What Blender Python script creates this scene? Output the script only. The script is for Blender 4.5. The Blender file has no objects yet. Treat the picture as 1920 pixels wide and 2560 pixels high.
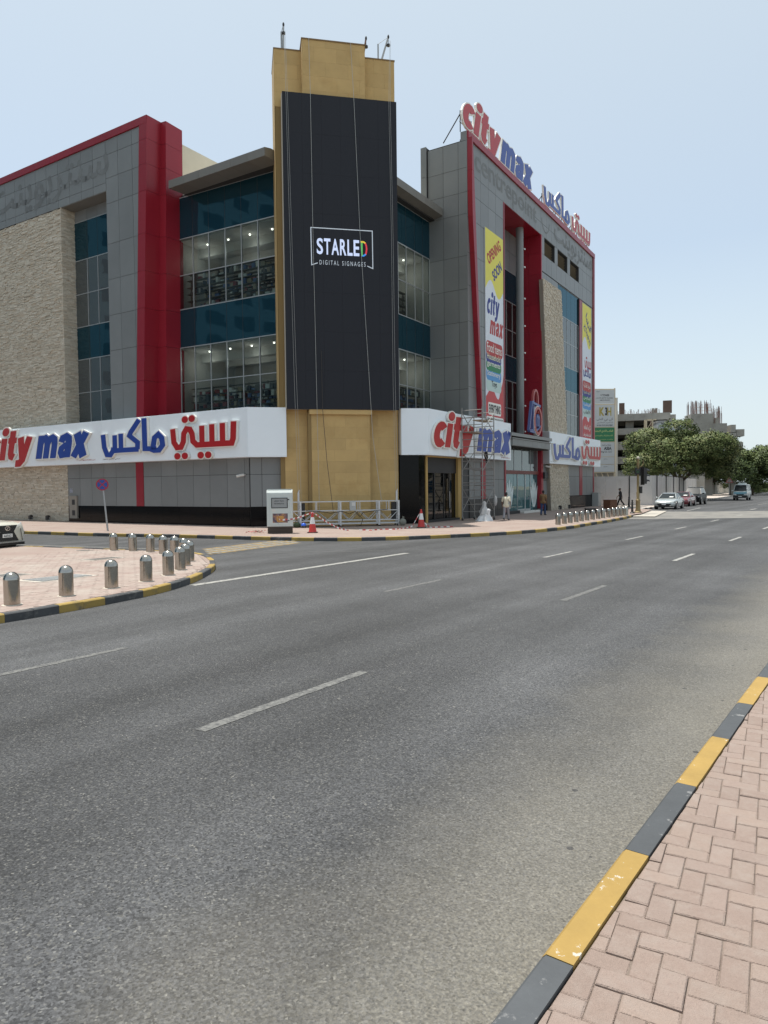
import bpy, bmesh, math, random
from mathutils import Matrix, Vector
import numpy as np
R = math.radians
rnd = random.Random(7)
scene = bpy.context.scene
COL = scene.collection

# ------------------------------------------------------------------ camera, sky, sun, exposure
cam = bpy.data.objects.new('camera', bpy.data.cameras.new('camera'))
COL.objects.link(cam)
_p, _r = R(2.0273), R(0.6125)
fw = Vector((0, math.cos(_p), -math.sin(_p)))
rt = math.cos(_r) * Vector((1, 0, 0)) - math.sin(_r) * Vector((0, math.sin(_p), math.cos(_p)))
up = rt.cross(fw)
cam.matrix_world = Matrix(((rt.x, up.x, -fw.x, 0), (rt.y, up.y, -fw.y, 0), (rt.z, up.z, -fw.z, 2.2), (0, 0, 0, 1)))
cam.data.sensor_fit = 'HORIZONTAL'; cam.data.sensor_width = 36; cam.data.lens = 33.0
cam.data.clip_start = 0.05; cam.data.clip_end = 4000
scene.camera = cam
SUN_HEAD, SUN_EL = -50.0, 78.0
world = bpy.data.worlds.new('World'); scene.world = world; world.use_nodes = True
wn = world.node_tree.nodes; wl = world.node_tree.links
sky = wn.new('ShaderNodeTexSky'); sky.sky_type = 'NISHITA'; sky.sun_disc = False
sky.sun_elevation = R(SUN_EL); sky.sun_rotation = R(SUN_HEAD)
sky.air_density = 1.0; sky.dust_density = 1.2; sky.ozone_density = 1.5
# dusty summer haze: the clear sky whitens evenly all round towards the horizon
_tc = wn.new('ShaderNodeTexCoord'); _sx = wn.new('ShaderNodeSeparateXYZ'); wl.new(_tc.outputs['Generated'], _sx.inputs[0])
_rm = wn.new('ShaderNodeValToRGB'); wl.new(_sx.outputs[2], _rm.inputs[0])
for _e, _v in zip((_rm.color_ramp.elements[0], _rm.color_ramp.elements[1], _rm.color_ramp.elements.new(.12), _rm.color_ramp.elements.new(.30)), ((0, .97), (.75, .24), (.12, .80), (.30, .55))):
    _e.position = _v[0]; _e.color = (_v[1],) * 3 + (1,)
_mx = wn.new('ShaderNodeMix'); _mx.data_type = 'RGBA'; wl.new(_rm.outputs[0], _mx.inputs[0]); wl.new(sky.outputs[0], _mx.inputs[6]); _mx.inputs[7].default_value = (4.4, 4.98, 5.2, 1)
wl.new(_mx.outputs[2], wn['Background'].inputs['Color']); wn['Background'].inputs['Strength'].default_value = 0.15
sd = bpy.data.lights.new('sun', 'SUN'); sd.energy = 4.8; sd.angle = R(0.53); sd.color = (1, .955, .88)
sun = bpy.data.objects.new('sun', sd); COL.objects.link(sun)
_sv = Vector((math.sin(R(SUN_HEAD)) * math.cos(R(SUN_EL)), math.cos(R(SUN_HEAD)) * math.cos(R(SUN_EL)), math.sin(R(SUN_EL))))
sun.rotation_euler = _sv.to_track_quat('Z', 'Y').to_euler(); sun.location = (0, 0, 60)
vs = scene.view_settings
vs.view_transform = 'Standard'; vs.look = 'None'; vs.exposure = 0.20; vs.gamma = 1.0; vs.use_curve_mapping = False
scene.cycles.max_bounces = 8; scene.cycles.transparent_max_bounces = 12

# ------------------------------------------------------------------ materials
MATS = {}
def mat(name, col, rough=.6, metal=0., spec=.5, var=0., vscale=1.5, bump=0., bscale=40., rand=0., coat=0., emit=None, dirt=None, trans=0.):
    if name in MATS: return MATS[name]
    m = bpy.data.materials.new(name); m.use_nodes = True; MATS[name] = m
    nt = m.node_tree; n = nt.nodes; l = nt.links; b = n['Principled BSDF']
    b.inputs['Roughness'].default_value = rough; b.inputs['Metallic'].default_value = metal
    b.inputs['Specular IOR Level'].default_value = spec; b.inputs['Coat Weight'].default_value = coat
    c4 = (*col, 1); b.inputs['Base Color'].default_value = c4
    tc = n.new('ShaderNodeTexCoord'); src = None
    def mul(sock, lo, hi, prev):
        mr = n.new('ShaderNodeMapRange'); l.new(sock, mr.inputs[0]); mr.inputs[3].default_value = lo; mr.inputs[4].default_value = hi
        mx = n.new('ShaderNodeVectorMath'); mx.operation = 'SCALE'
        if prev is None: mx.inputs[0].default_value = col
        else: l.new(prev, mx.inputs[0])
        l.new(mr.outputs[0], mx.inputs['Scale']); return mx.outputs[0]
    if var:
        t = n.new('ShaderNodeTexNoise'); t.inputs['Scale'].default_value = vscale; t.inputs['Detail'].default_value = 6; t.inputs['Roughness'].default_value = .65
        l.new(tc.outputs['Object'], t.inputs['Vector']); src = mul(t.outputs['Fac'], 1 - 1.6 * var, 1 + 1.6 * var, src)
    if rand:
        oi = n.new('ShaderNodeObjectInfo'); src = mul(oi.outputs['Random'], 1 - rand, 1 + rand, src)
    if dirt:   # (colour, scale, low, high) patches of another colour
        t = n.new('ShaderNodeTexNoise'); t.inputs['Scale'].default_value = dirt[1]; t.inputs['Detail'].default_value = 8; t.inputs['Roughness'].default_value = .7
        l.new(tc.outputs['Object'], t.inputs['Vector'])
        mr = n.new('ShaderNodeMapRange'); l.new(t.outputs['Fac'], mr.inputs[0]); mr.inputs[1].default_value = dirt[2]; mr.inputs[2].default_value = dirt[3]
        mx = n.new('ShaderNodeMix'); mx.data_type = 'RGBA'; l.new(mr.outputs[0], mx.inputs[0])
        if src: l.new(src, mx.inputs[6])
        else: mx.inputs[6].default_value = c4
        mx.inputs[7].default_value = (*dirt[0], 1); src = mx.outputs[2]
    if src: l.new(src, b.inputs['Base Color'])
    if bump:
        t = n.new('ShaderNodeTexNoise'); t.inputs['Scale'].default_value = bscale; t.inputs['Detail'].default_value = 5
        l.new(tc.outputs['Object'], t.inputs['Vector'])
        bp = n.new('ShaderNodeBump'); bp.inputs['Strength'].default_value = bump; bp.inputs['Distance'].default_value = .01
        l.new(t.outputs['Fac'], bp.inputs['Height']); l.new(bp.outputs[0], b.inputs['Normal'])
    if emit:
        b.inputs['Emission Color'].default_value = (*emit[0], 1); b.inputs['Emission Strength'].default_value = emit[1]
    if trans:
        b.inputs['Transmission Weight'].default_value = trans
    return m

def glass(name, tint, refl=.12, see=.6, wavy=.25, base=(.01, .012, .014)):
    if name in MATS: return MATS[name]
    m = bpy.data.materials.new(name); m.use_nodes = True; MATS[name] = m
    nt = m.node_tree; n = nt.nodes; l = nt.links
    n.remove(n['Principled BSDF']); out = n['Material Output']
    tr = n.new('ShaderNodeBsdfTransparent'); tr.inputs[0].default_value = (*tint, 1)
    df = n.new('ShaderNodeBsdfDiffuse'); df.inputs[0].default_value = (*base, 1)
    gl = n.new('ShaderNodeBsdfGlossy'); gl.inputs['Roughness'].default_value = .01; gl.inputs[0].default_value = (*[min(1, .55 + .45 * x) for x in tint], 1) if see > .3 else (.34, .52, .61, 1)
    mx = n.new('ShaderNodeMixShader'); mx.inputs[0].default_value = see; l.new(df.outputs[0], mx.inputs[1]); l.new(tr.outputs[0], mx.inputs[2])
    fr = n.new('ShaderNodeFresnel'); fr.inputs[0].default_value = 1.5
    ad = n.new('ShaderNodeMath'); ad.operation = 'ADD'; ad.use_clamp = True; ad.inputs[1].default_value = refl; l.new(fr.outputs[0], ad.inputs[0])
    ge = n.new('ShaderNodeNewGeometry'); bk = n.new('ShaderNodeMath'); bk.operation = 'SUBTRACT'; bk.inputs[0].default_value = 1; l.new(ge.outputs['Backfacing'], bk.inputs[1])
    ml = n.new('ShaderNodeMath'); ml.operation = 'MULTIPLY'; l.new(ad.outputs[0], ml.inputs[0]); l.new(bk.outputs[0], ml.inputs[1]); ad = ml
    m2 = n.new('ShaderNodeMixShader'); l.new(ad.outputs[0], m2.inputs[0]); l.new(mx.outputs[0], m2.inputs[1]); l.new(gl.outputs[0], m2.inputs[2])
    tc = n.new('ShaderNodeTexCoord'); t = n.new('ShaderNodeTexNoise'); t.inputs['Scale'].default_value = .9; t.inputs['Detail'].default_value = 1
    l.new(tc.outputs['Object'], t.inputs['Vector']); bp = n.new('ShaderNodeBump'); bp.inputs['Strength'].default_value = wavy; bp.inputs['Distance'].default_value = .03
    l.new(t.outputs['Fac'], bp.inputs['Height']); l.new(bp.outputs[0], gl.inputs['Normal'])
    l.new(m2.outputs[0], out.inputs[0]); return m

GREY = mat('grey_cladding', (.192, .203, .205), .42, var=.10, vscale=.5, rand=.07)
GREYD = mat('cladding_joint', (.03, .03, .03), .8)
GREYW = mat('canopy_cladding', (.17, .165, .15), .5, rand=.05, var=.06)
REDC = mat('red_cladding', (.265, .011, .024), .36, rand=.06, var=.08, vscale=.4, dirt=((.32, .12, .12), .8, .66, .95))
REDJ = mat('red_joint', (.10, .008, .012), .7)
WHITE = mat('white_sign_sheet', (.80, .86, .91), .45, var=.04, vscale=.6, dirt=((.5, .5, .5), .5, .64, .95))
LRED = mat('letter_red', (.42, .012, .014), .35, var=.05)
LBLUE = mat('letter_blue', (.018, .055, .30), .35, var=.05)
LRIM = mat('letter_rim', (.75, .74, .70), .4, metal=.0, var=.05)
TAN = mat('tan_board', (.50, .345, .145), .75, var=.10, vscale=1.1, rand=.055, bump=.15, bscale=15, dirt=((.42, .27, .10), .7, .5, .8))
TANJ = mat('tan_joint', (.25, .17, .07), .9)
LED = mat('led_black', (.014, .0155, .022), .55, spec=.3, var=.04)
BLACKT = mat('black_tile', (.005, .005, .006), .10, spec=.16, var=.2, rand=.2)
STEEL = mat('brushed_steel', (.40, .38, .345), .20, metal=1., var=.06, vscale=8, dirt=((.20, .165, .12), 5., .52, .80), bump=.04, bscale=60)
ALU = mat('aluminium', (.55, .56, .57), .42, metal=.75, var=.08, vscale=5)
ZINC = mat('zinc_tube', (.40, .41, .41), .5, metal=.6, var=.1, vscale=6)
DARK = mat('dark_metal', (.02, .02, .022), .5, var=.1)
RUBBER = mat('rubber', (.018, .018, .018), .8, var=.15, vscale=20)
CONC = mat('concrete', (.33, .315, .28), .9, var=.14, vscale=.5, bump=.3, bscale=8, dirt=((.19, .175, .15), .6, .5, .85))
CONCP = mat('pale_concrete', (.62, .58, .48), .9, var=.1, vscale=.7, bump=.2, bscale=10)
VOID = mat('dark_interior', (.02, .02, .02), .95, var=.2)
FRAME = mat('mullion_metal', (.40, .42, .43), .4, metal=.4, var=.06)
PLAST = mat('plaster', (.62, .61, .58), .9, var=.04)
SPAN = glass('spandrel_glass', (.03, .08, .12), refl=.08, see=.0, wavy=.14, base=(.007, .032, .046))
CLEAR = glass('shop_glass', (.74, .80, .79), refl=.0, see=.94, wavy=.05)
LITE = glass('stair_glass', (.34, .40, .41), refl=.07, see=.40, wavy=.12, base=(.11, .125, .128))

# ------------------------------------------------------------------ mesh helpers
class Fr:
    """upright frame: u along a heading, o outwards, z up"""
    def __init__(s, o, head, side=1):
        s.o = Vector((o[0], o[1], o[2] if len(o) > 2 else 0)); a = R(head)
        s.d = Vector((math.sin(a), math.cos(a), 0)); s.n = Vector((s.d.y, -s.d.x, 0)) * side
    def P(s, u, o, z): return s.o + s.d * u + s.n * o + Vector((0, 0, z))
WORLD = Fr((0, 0, 0), 90, -1)     # u = x, o = y

class MB:
    def __init__(s): s.v = []; s.f = []; s.m = []
    def add(s, vs, fs, mi=0):
        b = len(s.v); s.v += [tuple(x) for x in vs]; s.f += [tuple(b + i for i in f) for f in fs]; s.m += [mi] * len(fs); return s
    def hexa(s, q, mi=0):   # q: 4 bottom + 4 top
        return s.add(q, [(0, 1, 2, 3), (4, 5, 6, 7), (0, 1, 5, 4), (1, 2, 6, 5), (2, 3, 7, 6), (3, 0, 4, 7)], mi)
    def box(s, F, u0, u1, o0, o1, z0, z1, mi=0):
        P = F.P
        return s.hexa([P(u0, o0, z0), P(u1, o0, z0), P(u1, o1, z0), P(u0, o1, z0), P(u0, o0, z1), P(u1, o0, z1), P(u1, o1, z1), P(u0, o1, z1)], mi)
    def prism(s, pts, vec, mi=0):
        n = len(pts); vec = Vector(vec); q = [Vector(p) for p in pts]
        return s.add(q + [p + vec for p in q], [tuple(range(n)), tuple(range(n, 2 * n))] + [(i, (i + 1) % n, n + (i + 1) % n, n + i) for i in range(n)], mi)
    def uzprism(s, F, uz, o0, o1, mi=0):
        return s.prism([F.P(u, o0, z) for u, z in uz], F.n * (o1 - o0), mi)
    def face(s, pts, mi=0): return s.add(pts, [tuple(range(len(pts)))], mi)
    def tube(s, p0, p1, r0, r1=None, n=8, mi=0):
        p0, p1 = Vector(p0), Vector(p1); r1 = r0 if r1 is None else r1; d = (p1 - p0)
        if d.length < 1e-6: return s
        d.normalize(); a = d.cross(Vector((0, 0, 1)) if abs(d.z) < .9 else Vector((1, 0, 0))).normalized(); b = d.cross(a)
        c = [(math.cos(2 * math.pi * i / n), math.sin(2 * math.pi * i / n)) for i in range(n)]
        return s.add([p0 + (a * x + b * y) * r0 for x, y in c] + [p1 + (a * x + b * y) * r1 for x, y in c],
                     [tuple(range(n)), tuple(range(n, 2 * n))] + [(i, (i + 1) % n, n + (i + 1) % n, n + i) for i in range(n)], mi)
    def pipe(s, pts, r, n=8, mi=0):
        for a, b in zip(pts, pts[1:]): s.tube(a, b, r, r, n, mi)
        return s
    def lathe(s, c, prof, n=24, mi=0):
        c = Vector(c); k = len(prof); vs = []; fs = []
        for r, z in prof:
            for i in range(n): vs.append(c + Vector((r * math.cos(2 * math.pi * i / n), r * math.sin(2 * math.pi * i / n), z)))
        for j in range(k - 1):
            for i in range(n): fs.append((j * n + i, j * n + (i + 1) % n, (j + 1) * n + (i + 1) % n, (j + 1) * n + i))
        fs += [tuple(range(n)), tuple(range((k - 1) * n, k * n))]
        return s.add(vs, fs, mi)
    def ball(s, c, r, n=10, mi=0):
        rr = r if hasattr(r, '__len__') else (r, r, r); c = Vector(c); vs = []; fs = []; k = max(4, n // 2 + 1)
        for j in range(1, k):
            t = math.pi * j / k
            for i in range(n):
                a = 2 * math.pi * i / n; vs.append(c + Vector((rr[0] * math.sin(t) * math.cos(a), rr[1] * math.sin(t) * math.sin(a), -rr[2] * math.cos(t))))
        nb = len(vs); vs += [c - Vector((0, 0, rr[2])), c + Vector((0, 0, rr[2]))]
        for j in range(k - 2):
            for i in range(n): fs.append((j * n + i, j * n + (i + 1) % n, (j + 1) * n + (i + 1) % n, (j + 1) * n + i))
        for i in range(n): fs += [(nb, (i + 1) % n, i), (nb + 1, (k - 2) * n + i, (k - 2) * n + (i + 1) % n)]
        return s.add(vs, fs, mi)
    def capsule(s, p0, p1, r0, r1, n=10): return s.tube(p0, p1, r0, r1, n).ball(p0, r0, n).ball(p1, r1, n)
    def ribbon(s, to3, pts, w, d0, d1, closed=False, mi=0):
        """stroke of width w along 2-D pts, extruded between depths d0 and d1; to3(x, y, d) gives the point"""
        q = [Vector((p[0], p[1])) for p in pts]; n = len(q); L = []; Rr = []
        ws = w if hasattr(w, '__len__') else [w] * n
        for i in range(n):
            a = q[(i - 1) % n] if closed or i else None; c = q[(i + 1) % n] if closed or i < n - 1 else None
            t0 = (q[i] - a).normalized() if a is not None else None; t1 = (c - q[i]).normalized() if c is not None else None
            t0 = t0 or t1; t1 = t1 or t0; t = t0 + t1
            t = t.normalized() if t.length > 1e-4 else t1; nn = Vector((-t.y, t.x)); k = max(.55, nn.dot(Vector((-t1.y, t1.x))))
            L.append(q[i] + nn * (ws[i] / 2 / k)); Rr.append(q[i] - nn * (ws[i] / 2 / k))
        vs = []
        for i in range(n): vs += [to3(L[i].x, L[i].y, d0), to3(Rr[i].x, Rr[i].y, d0), to3(Rr[i].x, Rr[i].y, d1), to3(L[i].x, L[i].y, d1)]
        fs = []
        for i in range(n if closed else n - 1):
            a, b = 4 * i, 4 * ((i + 1) % n)
            fs += [(a, b, b + 1, a + 1), (a + 1, b + 1, b + 2, a + 2), (a + 2, b + 2, b + 3, a + 3), (a + 3, b + 3, b, a)]
        if not closed: fs += [(0, 1, 2, 3), (4 * n - 4, 4 * n - 3, 4 * n - 2, 4 * n - 1)]
        return s.add(vs, fs, mi)
    def mesh(s, name, mats, smooth=None, recalc=True):
        me = bpy.data.meshes.new(name); me.from_pydata(s.v, [], s.f)
        for m in (mats if isinstance(mats, (list, tuple)) else [mats]): me.materials.append(m)
        if any(s.m): me.polygons.foreach_set('material_index', s.m)
        if recalc:
            bm = bmesh.new(); bm.from_mesh(me); bmesh.ops.recalc_face_normals(bm, faces=bm.faces); bm.to_mesh(me); bm.free()
        if smooth:
            me.polygons.foreach_set('use_smooth', [True] * len(me.polygons)); me.set_sharp_from_angle(angle=R(smooth))
        me.update(); return me

LOC = {}
def tag(o, label=None, cat=None, group=None, kind=None):
    if label: o['label'] = label
    if cat: o['category'] = cat
    if group: o['group'] = group
    if kind: o['kind'] = kind
    return o
def thing(name, label, cat, loc=(0, 0, 0), rz=0, group=None):
    o = bpy.data.objects.new(name, None); COL.objects.link(o); o.location = loc; o.rotation_euler = (0, 0, R(rz)); o.empty_display_size = .3
    LOC[o.name] = Vector(loc); return tag(o, label, cat, group)
def struct(name, loc=(0, 0, 0)):
    o = bpy.data.objects.new(name, None); COL.objects.link(o); o.location = loc; LOC[o.name] = Vector(loc); o['kind'] = 'structure'; return o
def link(name, me, parent=None, local=False, label=None, kind=None):
    o = bpy.data.objects.new(name, me); COL.objects.link(o)
    if parent is not None:
        o.parent = parent
        if not local: o.matrix_parent_inverse = Matrix.Translation(-LOC.get(parent.name, Vector((0, 0, 0))))
    if label: o['label'] = label
    if kind: o['kind'] = kind
    return o
def part(name, mb, mats, parent=None, smooth=None, local=False, label=None, kind=None, recalc=True):
    return link(name, mb.mesh(name, mats, smooth, recalc), parent, local, label, kind)
def dup(root, loc, rz=None, label=None, group=None):
    r = root.copy(); COL.objects.link(r); r.location = loc
    if rz is not None: r.rotation_euler = (0, 0, R(rz))
    if label: r['label'] = label
    if group: r['group'] = group
    for ch in root.children:
        c = ch.copy(); COL.objects.link(c); c.parent = r
        for g in ch.children:
            d = g.copy(); COL.objects.link(d); d.parent = c
    return r

# ---- lettering
_AR = {'ا': 0xFE8D, 'ب': 0xFE8F, 'ة': 0xFE93, 'ت': 0xFE95, 'ج': 0xFE9D, 'ح': 0xFEA1, 'خ': 0xFEA5, 'د': 0xFEA9, 'ذ': 0xFEAB, 'ر': 0xFEAD, 'ز': 0xFEAF, 'س': 0xFEB1, 'ش': 0xFEB5,
       'ط': 0xFEC1, 'ع': 0xFEC9, 'غ': 0xFECD, 'ف': 0xFED1, 'ق': 0xFED5, 'ك': 0xFED9, 'ل': 0xFEDD, 'م': 0xFEE1, 'ن': 0xFEE5, 'ه': 0xFEE9, 'و': 0xFEED, 'ي': 0xFEF1, 'أ': 0xFE83, 'ئ': 0xFE89, 'ص': 0xFEB9, 'ض': 0xFEBD}
_NOJOIN = set('اأدذرزوةء')
def ar(s):
    out = []
    for w in s.split(' '):
        g = []; i = 0
        while i < len(w):
            ch = w[i]; prev = i > 0 and w[i - 1] not in _NOJOIN
            if ch == 'ل' and i + 1 < len(w) and w[i + 1] in 'اأ':
                g.append(chr((0xFEFB if w[i + 1] == 'ا' else 0xFEF7) + (1 if prev else 0))); i += 2; continue
            if ch == 'ء': g.append(chr(0xFE80)); i += 1; continue
            nxt = i + 1 < len(w) and ch not in _NOJOIN and w[i + 1] != 'ء'
            g.append(chr(_AR[ch] + (3 if prev and nxt else 1 if prev else 2 if nxt else 0))); i += 1
        out.append(''.join(reversed(g)))
    return ' '.join(reversed(out))
def glyphs(s, bold=0., res=4):
    c = bpy.data.curves.new('t', 'FONT'); c.body = s; c.offset = bold; c.resolution_u = res
    o = bpy.data.objects.new('t', c); COL.objects.link(o)
    me = bpy.data.meshes.new_from_object(o.evaluated_get(bpy.context.evaluated_depsgraph_get()))
    bpy.data.objects.remove(o); bpy.data.curves.remove(c)
    v = [(x.co.x, x.co.y) for x in me.vertices]; f = [tuple(p.vertices) for p in me.polygons]; bpy.data.meshes.remove(me); return v, f
def text(name, s, to3, box, m, parent, depth=.004, bold=.012, rot=0, shear=0, label=None):
    """fit the text s into box = (x0, y0, x1, y1) in the 2-D plane that to3 maps into the place"""
    v, f = glyphs(s, bold)
    if not v: return None
    xs = [p[0] for p in v]; ys = [p[1] for p in v]; X0, X1, Y0, Y1 = min(xs), max(xs), min(ys), max(ys)
    x0, y0, x1, y1 = box; cx, cy = (x0 + x1) / 2, (y0 + y1) / 2; ca, sa = math.cos(R(rot)), math.sin(R(rot)); out = []
    for x, y in v:
        a = ((x - X0) / (X1 - X0) - .5) * (x1 - x0); b = ((y - Y0) / max(Y1 - Y0, 1e-6) - .5) * (y1 - y0); a += shear * b
        out.append((cx + a * ca - b * sa, cy + a * sa + b * ca))
    mb = MB(); mb.add([to3(x, y, depth) for x, y in out], f)
    return part(name, mb, m, parent, recalc=False, label=label)

# strokes of the big heavy letters: (paths, advance); x-height 1
def arc(cx, cy, rx, ry, a0, a1, n=10): return [(cx + rx * math.cos(R(a0 + (a1 - a0) * i / n)), cy + ry * math.sin(R(a0 + (a1 - a0) * i / n))) for i in range(n + 1)]
W = .27
LAT = {
 'c': ([(arc(.36, .5, .225, .375, 42, 318, 14), W)], .66),
 'i': ([([(.14, 0), (.14, 1.0)], W), ('dot', (.16, 1.30), .19)], .32),
 't': ([([(.22, 1.32), (.22, .30), (.27, .17), (.42, .11)], W), ([(0, .89), (.47, .89)], .22)], .50),
 'y': ([([(.13, 1.0), (.35, .06)], W), ([(.62, 1.0), (.38, -.02), (.24, -.17), (.02, -.18)], W)], .74),
 'm': ([([(.14, 0), (.14, 1.0)], W), ([(.14, .62), (.22, .82), (.36, .875), (.47, .80), (.51, .62), (.51, 0)], .25), ([(.51, .62), (.59, .82), (.73, .875), (.85, .80), (.89, .62), (.89, 0)], .25)], 1.06),
 'a': ([([(.11, .66), (.16, .82), (.32, .88), (.46, .80), (.50, .62), (.50, 0)], .26), ([(.50, .54), (.30, .50), (.16, .40), (.14, .24), (.22, .11), (.36, .13), (.50, .28)], .23)], .67),
 'x': ([([(.12, 1.0), (.58, 0)], .29), ([(.56, 1.0), (.10, 0)], .27)], .70)}
ARB = {   # kept in one unit system: baseline 0, tall strokes near 1.75
 'maks': [([(.10, 1.05), (.16, .35), (.32, -.08), (.52, -.10), (.68, .12), (.72, .30)], .23), ([(.66, .12), (1.10, .13), (2.16, .13)], .23), ([(.80, .13), (.80, .98)], .22), ([(1.16, .13), (1.16, 1.04)], .22),
          ([(2.10, .13), (2.12, .50), (1.66, .90), (1.74, 1.08), (2.22, 1.72)], .22), ([(2.50, 1.78), (2.52, .14), (2.80, .12), (3.02, .02), (3.28, .02), (3.48, .28), (3.44, .66), (3.26, .86), (3.06, .70), (2.98, .30), (3.02, .06)], .23)],
 'city': [([(.10, 1.06), (.16, .34), (.34, .05), (.58, .06), (.72, .34), (.76, .78), (.92, 1.02), (1.12, .98), (1.24, .72), (1.28, .34), (1.50, .13), (3.42, .13), (3.50, .36), (3.54, 1.22)], .25),
          ([(1.80, .13), (1.80, 1.12)], .24), ([(2.36, .13), (2.36, 1.16)], .24), ([(2.94, .13), (2.94, 1.18)], .24),
          ('dot', (.84, 1.52), .18), ('dot', (1.24, 1.54), .18), ('dot', (.36, -.42), .18), ('dot', (.80, -.42), .18), ('dot', (1.72, -.42), .18), ('dot', (2.14, -.42), .18)]}
def letter(strokes, to3, xy, d0, d1, face, parent, name='letter', k=1.0, rim=.10):
    """one built-up letter: pale rim box behind, coloured face in front"""
    back, fr = MB(), MB()
    for i, st in enumerate(strokes):
        e = .0016 * i
        if st[0] == 'dot':
            for mb, rr, a, b in ((back, st[2] + rim * .5, d0, d1 - .02), (fr, st[2], d0 + .03, d1)):
                c = [(st[1][0] + rr * math.cos(2 * math.pi * j / 20), st[1][1] + rr * math.sin(2 * math.pi * j / 20)) for j in range(20)]
                mb.add([to3(*xy(x, y), a + e) for x, y in c] + [to3(*xy(x, y), b + e) for x, y in c], [tuple(range(20)), tuple(range(20, 40))] + [(j, (j + 1) % 20, 20 + (j + 1) % 20, 20 + j) for j in range(20)])
        else:
            pts, w = st; w = w * 1.16
            def ext(p, x):   # lengthen the ends for the rim
                a = Vector(p[0]) - Vector(p[1]); b = Vector(p[-1]) - Vector(p[-2])
                return [tuple(Vector(p[0]) + a.normalized() * x)] + list(p[1:-1]) + [tuple(Vector(p[-1]) + b.normalized() * x)] if len(p) > 2 else [tuple(Vector(p[0]) + a.normalized() * x), tuple(Vector(p[1]) + b.normalized() * x)]
            back.ribbon(lambda x, y, d: to3(*xy(x, y), d), ext(pts, rim * .5), w + rim, d0 + e, d1 - .02 + e)
            fr.ribbon(lambda x, y, d: to3(*xy(x, y), d), pts, w, d0 + .03 + e, d1 + e)
    o = part(name, fr, face, parent); rp = part('letter_rim', back, LRIM, parent)
    rp.parent = o; rp.matrix_parent_inverse = o.matrix_parent_inverse if False else Matrix.Identity(4)
    return o
def word(chars, to3, x0, x1, ybase, xh, slant, d0, d1, face, parent):
    tot = sum(LAT[c][1] for c in chars) + .05 * (len(chars) - 1); sx = (x1 - x0) / (tot + slant); x = 0
    for c in chars:
        st, adv = LAT[c]; xo = x
        letter(st, to3, lambda a, b, xo=xo: (x0 + sx * (xo + a + slant * b), ybase + xh * b), d0, d1, face, parent)
        x += adv + .05
def arword(key, to3, x0, x1, ybase, yh, d0, d1, face, parent):
    letter(ARB[key], to3, lambda a, b: (x0 + (x1 - x0) * a / 3.62, ybase + yh * b), d0, d1, face, parent)

# ------------------------------------------------------------------ frames measured on the place
A0 = Vector((-7.18, 37.5, 0))
FL = Fr(A0, -57.8, -1)               # long left wing: u runs away to the left, o towards the street
FC = Fr(A0, 78.9, 1)                 # chamfered corner
FR = Fr((13.279, 57.45, 0), 32.2, 1)  # right wing: u runs away to the right
CLo = A0 + FL.d * 7.8 - FL.n * 2.75
FCL = Fr(CLo, -60.5, -1)
CRo = Vector((13.279, 57.45, 0)) + FR.d * -17.6 + FR.n * -2.75
FCR = Fr(CRo, 32.5, 1)
def road_pt(s, n, z=0): return Vector((s * .5878 + n * .8090, s * .8090 - n * .5878, z))
def road_z(n): return .18 * min(1, max(0, (n + 12) / 10.9))

# ------------------------------------------------------------------ ground, road, pavements
def ground_mat():
    m = mat('sand_ground', (.36, .31, .235), .95, var=.12, vscale=.15, bump=.2, bscale=3)
    return m
part('ground', MB().face([(-1500, -1500, -.35), (1500, -1500, -.35), (1500, 1500, -.35), (-1500, 1500, -.35)]), ground_mat(), kind='structure')

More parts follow.
